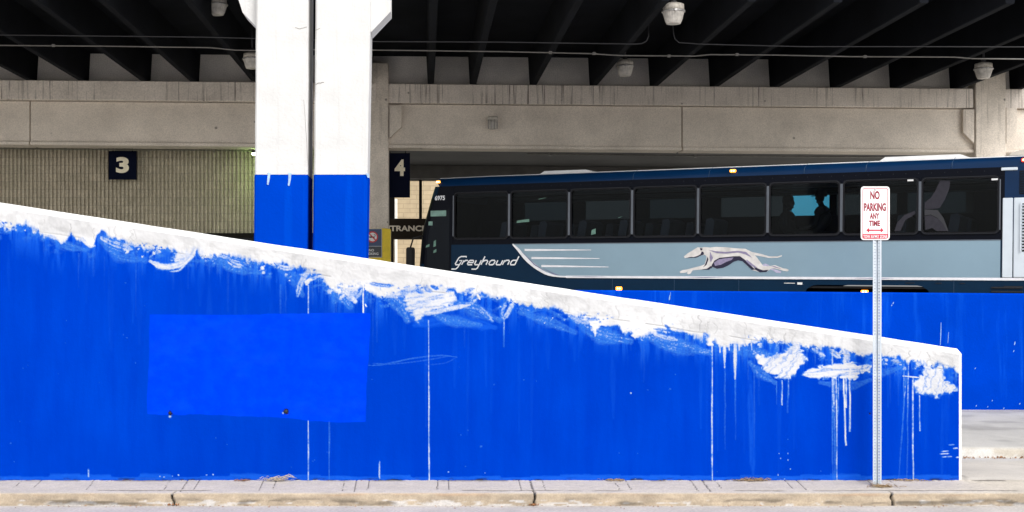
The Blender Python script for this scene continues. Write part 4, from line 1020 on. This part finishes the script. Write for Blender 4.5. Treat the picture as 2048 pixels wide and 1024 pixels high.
# interior
seatm=mat('dark seat cloth',(.06,.065,.085),.9,var=.2); 
m=M(); m.box(.3,BL-2.3,.06,BW-.06,1.3,1.34); build('cabin_floor',m,seatm,bus,**bn)
m=M(); m.box(.4,11.1,.06,.55,3.02,3.12,0,.03); m.box(.4,11.1,BW-.55,BW-.06,3.02,3.12,0,.03); build_each('luggage_rack',m,mat('rack',(.05,.05,.055),.7),bus,**bn)
m=M(); m.box(11.16,11.2,.05,BW-.05,1.34,3.2); build('bulkhead',m,seatm,bus,**bn)
for i in range(11):
    x=1.0+i*.88
    for y0 in (.1,1.55):
        if abs(x+.5-(xa_ if y0>1 else 7.9))<1.3: continue
        m=M(); m.box(x+.0,x+.48,y0,y0+.92,1.6,1.75,0,.04); m.prism([(x+.40,1.75),(x+.58,1.75),(x+.68,2.42),(x+.62,2.48),(x+.52,2.46)],y0+.02,y0+.9,'y'); build('passenger_seat',m,seatm,bus,**bn)
# side panel silver-blue with swoosh front edge, chrome lines
sw=[(1027,490),(1035,499),(1048,514),(1062,527),(1080,540),(1098,549),(1120,553)]
swb=[Bp(*p) for p in sw]
poly=[(swb[0][0],2.0)]+[(x,z) for x,z in swb[1:-1]]+[(swb[-1][0],1.345),(11.14,1.345),(11.14,2.0)]
m=M(); m.prism(poly,-.008,-.001,'y'); build('side_panel',m,grey_p,bus,**bn)
m=M(); sp_=smooth_pts([(swb[0][0]-.03,2.0)]+swb[1:]+[(3.3,1.335)],4); nW=len(sp_)
m.ribbon(sp_,[.03+.05*math.sin(math.pi*min(1,i/(nW*.8))) for i in range(nW)],-.014); m.ribbon([(3.05,1.332),(11.14,1.332),(BL,1.332)],.045,-.0135)
build('swoosh',m,chrome,bus,**bn)
m=M()
for (a_,b_,c_,d_) in ((1048,500,1181,500),(1062,516,1198,517),(1082,532,1216,534)):
    q=Bp(a_,b_); r_=Bp(c_,d_); m.ribbon([q,((q[0]+r_[0])/2,(q[1]+r_[1])/2),r_],[.045,.03,.012],-.0125)
build_each('speed_line',m,chrome,bus,**bn)
m=M(); 
for x in (3.2,5.6,8.7): m.ribbon([(x,1.337),(x+.35,1.334),(x+.7,1.337)],[.002,.012,.002],-.0165)
for pq in (((1042,503),(1068,529),(1095,546)),((1086,537),(1108,548),(1118,550))): m.ribbon([Bp(*p) for p in pq],[.003,.02,.003],-.0165)
build_each('swoosh_shading',m,mat('violet grey print',(.16,.15,.27),.4),bus,**bn)
# chrome trim line between window band and panel
m=M(); m.box(swb[0][0]-.05,11.14,-.012,-.0015,1.995,2.012); build('belt_trim',m,mat('dull trim',(.12,.14,.17),.4,metal=.4),bus,**bn)
# body seams
m=M()
for x in (4.05,5.33,6.6,10.4,12.35): m.box(x-.003,x+.003,-.0020,-.0005,.4,1.30)
for x in (4.465,6.0,7.8,8.9,10.35): m.tube([(x,-.006,3.25),(x,.03,3.36),(x+.02,.12,3.43),(x+.03,.24,3.468)],.004,5)
build_each('body_seam',m,mat('seam',(.02,.05,.10),.4),bus,**bn)
m=M()
for i in range(46): 
    x=1.2+i*.215; m.lathe([(0.0001,-.004),(.007,-.003),(.008,0)],(x,0,3.19),6,axis='y')
build_each('rivet',m,fr_m,bus,**bn)
# emblem wordmark
xh=.092
G={'G':([[(2.0,1.62),(1.9,1.9),(.75,1.9),(.35,1.6),(.2,.2),(.4,0),(1.15,0),(1.3,.25),(1.35,.95),(.75,.95)],[(1.3,.3),(1.15,-.6),(.9,-1.0),(-.1,-1.0)]],1.75),
'r':([[(0,0),(.05,1)],[(.03,.55),(.45,1.0),(.95,1.0)]],1.15),
'e':([[(.1,.5),(1.2,.5),(1.2,.85),(1.0,1),(.35,1),(.1,.8),(.1,.2),(.3,0),(1.25,0)]],1.6),
'y':([[(.1,1),(.1,.2),(.3,0),(1.15,0)],[(1.25,1),(1.2,-.75),(1.0,-1.0),(.0,-1.0)]],1.62),
'h':([[(0,1.9),(0,0)],[(0,.6),(.4,1),(.95,1),(1.15,.8),(1.15,0)]],1.6),
'o':([[(.35,1),(.95,1),(1.2,.8),(1.2,.2),(.95,0),(.35,0),(.1,.2),(.1,.8),(.35,1)]],1.6),
'u':([[(.1,1),(.1,.2),(.3,0),(1.2,0)],[(1.2,1),(1.2,0)]],1.6),
'n':([[(0,0),(0,1)],[(0,.6),(.4,1),(.95,1),(1.15,.8),(1.15,0)]],1.55),
'd':([[(1.15,1),(.35,1),(.1,.8),(.1,.2),(.3,0),(1.15,0)],[(1.15,1.9),(1.15,0)]],1.6)}
m=M(); base=Bp(907,533); zb2=Bp(960,529.5)[1]; cx_=0.0; tot=sum(G[c_][1] for c_ in 'Greyhound'); scx=(Bp(1036,520)[0]-base[0]-.04)/(tot*xh)
for ch in 'Greyhound':
    st,adv=G[ch]
    for s_ in st:
        pp=[(base[0]+ (cx_+x)*xh*scx+ z*xh*.55, zb2+z*xh) for x,z in s_]
        m.ribbon(pp,.027,-.006)
        for p_ in pp[1:-1]: m.flat([(p_[0]+.0135*math.cos(a_),p_[1]+.0135*math.sin(a_)) for a_ in [i*math.pi/4 for i in range(8)]],-.0062)
    cx_+=adv
build('wordmark',m,mat('white lettering',(.72,.73,.76),.4,var=.03),bus,**bn)
# fleet number
m=M(); q=Bp(868,401); r_=Bp(888,391); text(m,'6975',q[0],r_[0],q[1],r_[1],-.0085,.03); build('fleet_number',m,mat('white lettering',(.7,.7,.7),.4),bus,**bn)
# running dog emblem
def D(p): return Bp(1150+p[0]/3.2,300+p[1]/3.2)
em=[[(692,682),(700,692),(735,690),(775,688),(800,676),(826,670),(838,682),(834,705),(826,732),(800,742),(760,752),(715,764),(684,769),(667,778),(671,788),(698,787),(720,778),(712,788),(722,796),(736,791),(750,770),(800,765),(856,766),(872,748),(905,760),(945,754),(980,735),(1012,714),(1040,706),(1068,712),(1095,738),(1130,768),(1180,783),(1222,780),(1252,758),(1275,758),(1335,774),(1355,777),(1365,768),(1350,760),(1330,758),(1275,737),(1232,744),(1200,742),(1178,712),(1158,686),(1145,672),(1128,653),(1085,632),(1020,629),(960,622),(900,620),(858,624),(822,621),(806,626),(780,622),(752,640),(716,662)],
[(1128,653),(1180,664),(1240,681),(1290,681),(1318,673),(1318,681),(1290,690),(1238,691),(1180,680),(1146,673)]]
hind=[(1190,738),(1212,726),(1236,736),(1252,756),(1288,768),(1316,776),(1311,788),(1284,786),(1262,770),(1236,760)]
m=M(); m.flat([D(p) for p in hind],-.0105); build('emblem_leg',m,mat('emblem lavender',(.40,.38,.52),.4,var=.2,scale=20),bus,**bn)
m=M()
for e_ in em: m.flat([D(p) for p in e_],-.012)
build('dog_emblem',m,mat('emblem cream',(.60,.575,.56),.4,var=.22,scale=5),bus,**bn)
m=M()
for e_ in ([(866,762),(872,735),(888,708),(920,690),(960,686),(1010,680),(1052,680),(1088,706),(1120,738),(1150,766),(1128,767),(1095,737),(1068,712),(1040,706),(1010,716),(980,737),(945,754),(905,760),(876,748)],[(1150,766),(1180,783),(1222,780),(1236,766),(1200,770),(1165,758),(1130,730)],[(738,690),(775,680),(800,668),(806,650),(818,652),(822,668),(800,676),(775,688)],[(795,628),(812,630),(808,643),(798,640)],[(850,700),(838,735),(815,752),(828,735),(838,705),(842,682)],[(700,692),(735,690),(775,688),(740,684)],[(856,766),(872,748),(866,742),(840,760),(800,766)]):
    m.flat([D(p) for p in e_],-.0140)
build_each('emblem_shadow',m,mat('emblem dark violet',(.012,.010,.035),.35),bus,**bn)
m=M()
for e_ in ([(885,722),(915,700),(960,693),(1010,688),(1000,703),(965,716),(930,734),(893,742)],[(1095,700),(1130,728),(1160,752),(1150,755),(1115,735),(1090,712)],[(850,640),(900,648),(960,652),(1040,645),(1090,652),(1130,690),(1085,668),(1040,656),(960,664),(900,660)],[(860,650),(880,690),(865,720),(858,690)],[(1250,742),(1275,744),(1320,762),(1275,751)]):
    m.flat([D(p) for p in e_],-.0155)
build_each('emblem_midtone',m,mat('emblem mid violet',(.24,.21,.33),.4,var=.2,scale=20),bus,**bn)
# pale curved film print on rear windows
m=M()
film=mat('grey window film print',(.035,.034,.042),.8,spec=0,var=.15,scale=15)
def lim(pts): return [Bp(*p) for p in pts]
m.flat(lim([(1876,361),(1897,361),(1895,378),(1886,400),(1876,416),(1860,418),(1846,418),(1846,405),(1858,396),(1868,380)]),.008)
m.flat(lim([(1846,432),(1858,430),(1874,438),(1886,450),(1892,462),(1870,462),(1862,456),(1848,460)]),.008)
m.flat(lim([(1786,462),(1792,444),(1806,430),(1828,421),(1828,428),(1808,440),(1798,462)]),.008)
build_each('window_film',m,film,bus,**bn)
m=M(); m.flat(lim([(1846,419),(1872,420),(1884,436),(1894,462),(1891,462),(1884,448),(1872,436),(1858,429),(1846,431)]),.007); build_each('window_film',m,mat('dark grey film print',(.02,.02,.025),.6),bus,**bn)
# marker lights
amb=mat('lit amber marker',(.8,.3,.02),.3,emit=(1,.28,.02),es=3.0); redm=mat('lit red marker',(.7,.02,.02),.3,emit=(1,.04,.02),es=2.5); core=mat('marker bulb',(1,.8,.4),.3,emit=(1,.72,.25),es=6)
def marker(px,py,mt,w_=.13,h_=.055,y=-.02,two=True):
    q=Bp(px,py); m=M(); m.box(q[0]-w_/2,q[0]+w_/2,y,y+.03,q[1]-h_/2,q[1]+h_/2,0,.012); o=build('marker_light',m,mt,bus,**bn)
    if two:
        m=M(); 
        for dx in (-.022,.022): m.box(q[0]+dx-.012,q[0]+dx+.012,y-.004,y-.0005,q[1]-.012,q[1]+.014)
        build('bulb',m,core,o,local=True)
marker(1463,342,amb,.12,.055,-.03); marker(1237,577,amb,.13,.07); marker(1728,583,amb,.13,.05); marker(874,364,amb,.10,.05,-.012)
marker(2046,320,redm,.11,.06,-.02); 
# rear: louvred engine panel, vent, trims
m=M(); x0=Bp(2001,400)[0]; 
m.box(11.17,11.33,-.02,-.001,1.36,2.72,0,.008); build('engine_trim',m,silver,bus,**bn)
m=M(); m.box(11.345,12.9,-.025,-.001,1.36,2.72,0,.012); ep=build('engine_door',m,silver,bus,**bn)
m=M(); m.box(11.48,12.6,-.030,-.0255,1.80,2.62); build('louvre_opening',m,seal,ep,local=True)
m=M()
for i in range(15): 
    z=1.83+i*.053; m.add([(11.47,-.034,z),(12.61,-.034,z),(12.61,-.052,z+.022),(11.47,-.052,z+.022),(12.61,-.034,z+.028),(11.47,-.034,z+.028)],[(0,1,2,3),(3,2,4,5)])
for x in (11.46,11.83,12.22,12.61): m.box(x-.01,x+.01,-.054,-.03,1.80,2.63)
build('louvre_slats',m,silver,ep,local=True)
m=M(); m.box(11.43,11.75,-.014,-.0045,2.78,3.18,0,.01); vt=build('side_vent',m,seal,bus,**bn)
m=M()
for i in range(9): m.box(11.44,11.74,-.022,-.0145,2.80+i*.042,2.812+i*.042)
build('vent_slats',m,navy_p,vt,local=True)
m=M(); m.box(11.76,11.82,-.03,-.0045,2.76,3.2,0,.01); m.box(11.14,11.4,-.02,-.0045,3.19,3.24,0,.01); build_each('rear_trim',m,silver,bus,**bn)
m=M(); m.box(11.9,12.6,-.016,-.0045,2.8,3.2,0,.02); build('rear_side_panel',m,silver,bus,**bn)
m=M()
for z in (1.10,1.17): m.box(11.0,11.5,-.03,-.001,z,z+.03,0,.008)
m.box(11.2,11.5,-.012,-.001,1.2,1.215); m.box(9.6,9.75,-.01,-.001,1.25,1.262);m.box(10.1,10.2,-.01,-.001,1.25,1.262);m.box(10.5,10.58,-.01,-.001,1.25,1.262)
build_each('hinge',m,fr_m,bus,**bn)
# roof gear
q=Bp(1018,338); 
def roofbox(x0,x1,y0,y1,h,nm,mt):
    m=M(); m.prism([(x0,3.49),(x0+.15,3.49+h),(x1-.25,3.49+h),(x1,3.49)],y0,y1,'y'); build(nm,m,mt,bus,**bn)
roofbox(1.95,3.3,.95,1.65,.09,'roof_hatch',roofw); roofbox(8.9,10.6,.95,1.65,.10,'roof_hatch',roofw)
m=M(); pts=[(11.2+.35*0,3.49)]+[(12.6-1.35*math.cos(a_),3.49+.16*math.sin(a_)) for a_ in [i*math.pi/12 for i in range(13)]]; m.prism([(12.5-1.3*math.cos(a_),3.49+.17*math.sin(a_)) for a_ in [i*math.pi/12 for i in range(13)]],.5,2.1,'y'); build('roof_unit',m,mat('tan roof unit',(.50,.46,.40),.5),bus,**bn)
# wheels
def wheel(x):
    o=M(); o.lathe([(.26,-.0),(.40,-.01),(.50,.02),(.52,.06),(.52,.24),(.50,.28),(.3,.29)],(x,.06,.52),36,axis='y'); t_=build('wheel',o,rubber,bus,**bn)
    o=M(); o.lathe([(0.001,.03),(.08,.02),(.1,.06),(.2,.07),(.25,.02),(.27,.0)],(x,.06,.52),24,axis='y'); build('rim',o,mat('wheel rim',(.5,.5,.5),.3,metal=.8),t_,local=True)
for x in (2.15,8.42,9.58): wheel(x)
m=M(); m.box(-.20,-.12,.3,.7,.8,1.05,0,.03); m.box(-.20,-.12,1.9,2.3,.8,1.05,0,.03); build_each('headlight',m,mat('headlamp',(.6,.6,.6),.1),bus,**bn)

# passengers inside the coach
def person(lbl,x,y,flip,cap,zs=1.75,hz=0):
    o=thing('person',lbl,'person',(0,0,0)); o.parent=None
    mw=Matrix.Translation(bus.location)@bus.rotation_euler.to_matrix().to_4x4()
    o.matrix_world=mw@Matrix.Translation((x,y,zs))@Matrix.Rotation(R(180) if flip else 0,4,'Z')
    # seated, facing -x (towards the front) in local axes; sculpted profile: head rings
    me=bpy.data.meshes.new('body')
    J=[((0,0,0),.15),((.03,0,.2),.15),((.02,0,.38),.165),((.0,0,.46),.10),((-.01,0,.53),.055),((-.02,0,.58),.06),((-.03,0,.65),.092),((-.02,0,.73),.095),((-.02,0,.79),.06),
       ((.0,.17,.44),.07),((-.02,.23,.36),.06),((-.05,.25,.16),.045),((-.28,.2,.08),.035),((-.37,.17,.09),.03),
       ((.0,-.17,.44),.07),((-.02,-.23,.36),.06),((-.05,-.25,.16),.045),((-.28,-.2,.08),.035),((-.37,-.17,.09),.03),
       ((-.2,.1,-.02),.09),((-.45,.11,0),.075),((-.47,.11,-.35),.05),((-.2,-.1,-.02),.09),((-.45,-.11,0),.075),((-.47,-.11,-.35),.05),
       ((-.105,0,.615),.035),((-.125,0,.67),.022)]
    E=[(0,1),(1,2),(2,3),(3,4),(4,5),(5,6),(6,7),(7,8),(3,9),(9,10),(10,11),(11,12),(12,13),(3,14),(14,15),(15,16),(16,17),(17,18),(0,19),(19,20),(20,21),(0,22),(22,23),(23,24),(5,25),(6,26)]
    me.from_pydata([j[0] for j in J],E,[])
    b=bpy.data.objects.new('body',me); col.objects.link(b); b.parent=o
    sk=b.modifiers.new('skin','SKIN'); sk.use_smooth_shade=True
    for i,j in enumerate(J): me.skin_vertices[0].data[i].radius=(j[1],j[1]*(1.15 if i in(1,2) else .85)) if i<9 else (j[1],j[1])
    me.skin_vertices[0].data[0].use_root=True
    ss=b.modifiers.new('s','SUBSURF'); ss.levels=1; ss.render_levels=2
    me.materials.append(mat('dark clothing',(.02,.02,.022),.9))
    m=M()
    if cap:
        prof=[(.108,.70),(.112,.74),(.10,.80),(.07,.845),(.03,.86),(.001,.862)]
        m.lathe([(r,h) for r,h in prof],(-.015,0,0),20); m.prism([(-.10,-.07),(-.17,-.05),(-.20,0),(-.17,.05),(-.10,.07)],.705,.718,'z'); build('cap',m,mat('dark cap',(.012,.012,.014),.9),o,local=True)
    else:
        m.lathe([(.105,.66),(.112,.72),(.105,.79),(.07,.835),(.001,.85)],(.005,0,0),16); build('hair',m,mat('dark hair',(.01,.009,.008),.9),o,local=True)
    return o
def solve(px,py,y):   # bus-local x,z at lateral depth y for a measured sight line
    # line: world X=(px-850)/F*Yw ; point = bus.loc + u*x + n*y
    k=(px-850)/F; ux,uy=math.cos(R(30.2)),-math.sin(R(30.2)); nx2,ny2=-uy,ux
    x=(k*(27.88+ny2*y)-.214-nx2*y)/(ux-k*uy); Yw=27.88+uy*x+ny2*y; z=1.8+(575-py)*Yw/F-.713+.0091*x
    return x,z
x_,z_=solve(1641,393,1.0); person('person in a flat brimmed cap, seen in profile facing left through a bus window',x_,1.0,False,True,z_-.70)
x_,z_=solve(1574,404,1.3); person('person facing right, a dark outline behind the left edge of the same bright bus window',x_,1.3,True,False,z_-.70)

# ------------------------------------------------------------------ no-parking sign and post
YP=10.93; SP=F/YP
def pp(px,py): return ((px-VX)/SP,EYE+(VY-py)/SP)
gz_=.125
ps=thing('parking_sign','white and red no parking any time sign on a perforated steel post','sign',(pp(1755,978)[0],YP,gz_))
x0,z1=pp(1721.5,373); x1,z0=pp(1779,480)
swht=mat('reflective sign white',(.86,.85,.86),.4,var=.025,scale=6); sred=mat('reflective sign red',(.50,.012,.045),.4,var=.08,scale=20); sdr=mat('faded sign red lettering',(.24,.004,.025),.45,var=.2,scale=40)
m=M(); m.prism(rrect(x0,x1,z0,z1,.026,7),YP-.004,YP,'y'); pn_=build('panel',m,swht,ps)
m=M(); i1=.0135; i2=.0185; ring(m,rrect(x0+i1,x1-i1,z0+i1,z1-i1,.018,7),rrect(x0+i2,x1-i2,z0+i2,z1-i2,.014,7),YP-.0058,YP-.0045); build('border',m,sred,ps)
m=M(); zb3=pp(0,468)[1]; m.prism([(x0+.012,zb3),(x0+.012,z0+.022),(x0+.018,z0+.014),(x0+.026,z0+.0105),(x1-.026,z0+.0105),(x1-.018,z0+.014),(x1-.012,z0+.022),(x1-.012,zb3)],YP-.0075,YP-.0062,'y'); build('red_band',m,sred,ps)
for t_,a_,b_,c_,d_ in (('NO',1740,382,1759,399),('PARKING',1727.5,406,1771.5,422.5),('ANY',1739,426,1758.5,438),('TIME',1737.5,441,1760,452.5)):
    q=pp(a_,d_); r_=pp(c_,b_); m=M(); text(m,t_,q[0],r_[0],q[1],r_[1],YP-.0052,.045); build('lettering',m,sdr,ps)
m=M(); q=pp(1732,461); cz_=pp(0,460.5)[1]; xa_=q[0]; xb_=pp(1767,0)[0]
m.flat([(xa_,cz_),(xa_+.025,cz_+.022),(xa_+.025,cz_+.006),(xb_-.025,cz_+.006),(xb_-.025,cz_+.022),(xb_,cz_),(xb_-.025,cz_-.022),(xb_-.025,cz_-.006),(xa_+.025,cz_-.006),(xa_+.025,cz_-.022)],YP-.0052); build('double_arrow',m,sred,ps)
q=pp(1726,476.5); r_=pp(1774,470); m=M(); text(m,'TOW AWAY ZONE',q[0],r_[0],q[1],r_[1],YP-.0082,.01); build('lettering',m,swht,ps)
# bolts
m=M()
for by in (379,473.5):
    q=pp(1750,by); m.lathe([(0.0001,-.004),(.007,-.004),(.009,0)],(q[0],YP-.0085,q[1]),10,axis='y')
build('bolt',m,mat('galvanised bolt',(.5,.52,.55),.4,metal=.6),ps)
# u-channel post with real holes: profile strips in plan (x,y); perforated strips flagged
galv=mat('galvanised post',(.50,.55,.61),.38,metal=.35,var=.10,scale=9,streak=.25,streak_c=(.4,.36,.33))
pc=pp(1754.5,0)[0]
pl=[(-.036,.0,0),(-.028,.0,0),(-.0245,.0,0),(-.0095,.003,1),(-.007,.022,0),(.007,.022,0),(.0095,.003,0),(.0245,.0,1),(.028,.0,0),(.036,.0,0)]
m=M(); PZ0=gz_-.05; PZ1=pp(0,400)[1]; pitch=.0254; rows=int((PZ1-PZ0)/pitch)
yo=YP+.004
for i in range(len(pl)-1):
    xA,yA,_=pl[i]; xB,yB,hole=pl[i+1]
    if hole:
        for r in range(rows):
            zA=PZ0+r*pitch; zB=zA+pitch; hw=.24; u0,u1=.5-hw,.5+hw
            def pt(u,w_): return (pc+xA+(xB-xA)*u,yo+yA+(yB-yA)*u,zA+(zB-zA)*w_)
            g=[pt(u,w_) for w_ in (0,.32,.68,1) for u in (0,u0,u1,1)]
            m.add(g,[(a_,a_+1,a_+5,a_+4) for a_ in (0,1,2,4,6,8,9,10)])
    else:
        m.add([(pc+xA,yo+yA,PZ0),(pc+xB,yo+yB,PZ0),(pc+xB,yo+yB,PZ0+rows*pitch),(pc+xA,yo+yA,PZ0+rows*pitch)],[(0,1,2,3)])
po=build('post',m,galv,ps); sm_=po.modifiers.new('thickness','SOLIDIFY'); sm_.thickness=.0028; sm_.offset=1

# ------------------------------------------------------------------ dry debris
straw=mat('dry straw',(.36,.25,.14),.9,var=.4,scale=60); straw2=mat('pale dry stalk',(.55,.47,.36),.9,var=.3,scale=60); leafm=mat('dead leaf',(.30,.14,.06),.9,var=.4,scale=40)
def clump(name,lbl,cx,cy,cz,w_,h_,n_,mt,leaf=False,seed=1,arcs=False,grp='dry debris tufts on the pavement'):
    random.seed(seed); m=M()
    for i in range(n_):
        x=cx+random.gauss(0,w_*.3); y=cy+random.uniform(-.02,.012); a_=random.uniform(0,math.pi); L=random.uniform(.02,.07)
        z=cz+abs(random.gauss(0,h_*.25))
        dx=math.cos(a_)*L; dz=random.uniform(0,.3)*L; dy=math.sin(a_)*L*.5
        m.tube([(x-dx/2,y-dy/2,z),(x,y,z+dz),(x+dx/2,y+dy/2,z+random.uniform(-.3,.3)*dz)],random.uniform(.0008,.002),4)
    if arcs:
        for i in range(16):
            x=cx+random.uniform(-w_*.45,w_*.3); L=random.uniform(.06,.17); h=random.uniform(.4,1)*h_
            m.tube([(x,cy,cz),(x+L*.35,cy-.01,cz+h*.7),(x+L*.7,cy-.015,cz+h),(x+L,cy-.01,cz+h*.6)],.0013,4)
    if leaf:
        for i in range(leaf):
            x=cx+random.gauss(0,w_*.33); y=cy-random.uniform(0,.04); r=random.uniform(.008,.02); a_=random.uniform(0,6.28)
            m.add([(x+r*math.cos(a_),y+r*math.sin(a_),cz+.002),(x+.4*r*math.cos(a_+1.6),y+.4*r*math.sin(a_+1.6),cz+.012),(x-r*math.cos(a_),y-r*math.sin(a_),cz+.004),(x+.4*r*math.cos(a_-1.6),y+.4*r*math.sin(a_-1.6),cz+.008)],[(0,1,2),(0,2,3)])
    o=build(name,m,mt,recalc=False); tag(o,lbl,'debris',grp); return o
def gx_(px,Y=YW): return (px-VX)*Y/F
clump('straw_tuft','pale tangled straw tuft with arching stalks against the wall foot',gx_(552),YW-.03,.150,.20,.065,90,straw2,seed=3,arcs=True)
clump('straw_tuft','brown straw tuft against the wall foot, left of the sign post',gx_(1502),YW-.02,.150,.26,.03,110,straw,10,seed=4)
clump('straw_tuft','straw and leaves packed around the foot of the sign post',gx_(1762,YP),YP-.015,.125,.17,.035,110,straw,8,seed=5)
clump('straw_tuft','thin scrap of straw and leaf bits under the middle of the long wall',gx_(1228),YW-.02,.150,.16,.015,40,straw,8,seed=6)
clump('straw_tuft','scrap of straw on the pavement just right of the sign post',gx_(1815),YW-.02,.150,.2,.012,40,straw,8,seed=7)
clump('straw_tuft','faint brown leaf bits under the repainted blue patch',gx_(485),YW-.02,.150,.1,.012,20,leafm,6,seed=8)
random.seed(20)
m=M()
for i in range(260):
    px=random.uniform(-40,2080); Y=YC-abs(random.gauss(0,.05))-.01; x=gx_(px,Y); r=random.uniform(.003,.012); a_=random.uniform(0,6.28); z=.002
    if i%3==0: Y=YW-random.uniform(.005,.03); x=gx_(px,Y); z=.149; r*=.7
    if x>4.55 and z>.1: continue
    m.add([(x+r*math.cos(a_),Y+r*math.sin(a_),z),(x+.5*r*math.cos(a_+1.6),Y+.5*r*math.sin(a_+1.6),z+.006),(x-r*math.cos(a_),Y-r*math.sin(a_),z+.002),(x+.5*r*math.cos(a_-1.6),Y+.5*r*math.sin(a_-1.6),z+.004)],[(0,1,2),(0,2,3)])
# heap at the joint and along the far kerb
for i in range(130):
    x=4.55+random.random()**.8*1.9; Y=13.40-random.uniform(0,.1); r=random.uniform(.006,.02); a_=random.uniform(0,6.28); z=.045
    if i<25: x=random.choice([gx_(1068,YC),gx_(345,YC)])+random.gauss(0,.03); Y=YC-random.uniform(.005,.03); z=.004; r*=.8
    m.add([(x+r*math.cos(a_),Y+r*math.sin(a_),z),(x+.5*r*math.cos(a_+1.6),Y+.5*r*math.sin(a_+1.6),z+.02),(x-r*math.cos(a_),Y-r*math.sin(a_),z+.006),(x+.5*r*math.cos(a_-1.6),Y+.5*r*math.sin(a_-1.6),z+.012)],[(0,1,2),(0,2,3)])
o=build('leaf_litter',m,leafm,recalc=False); tag(o,'scattered dead leaf bits along the kerbs','leaf litter',kind='stuff')
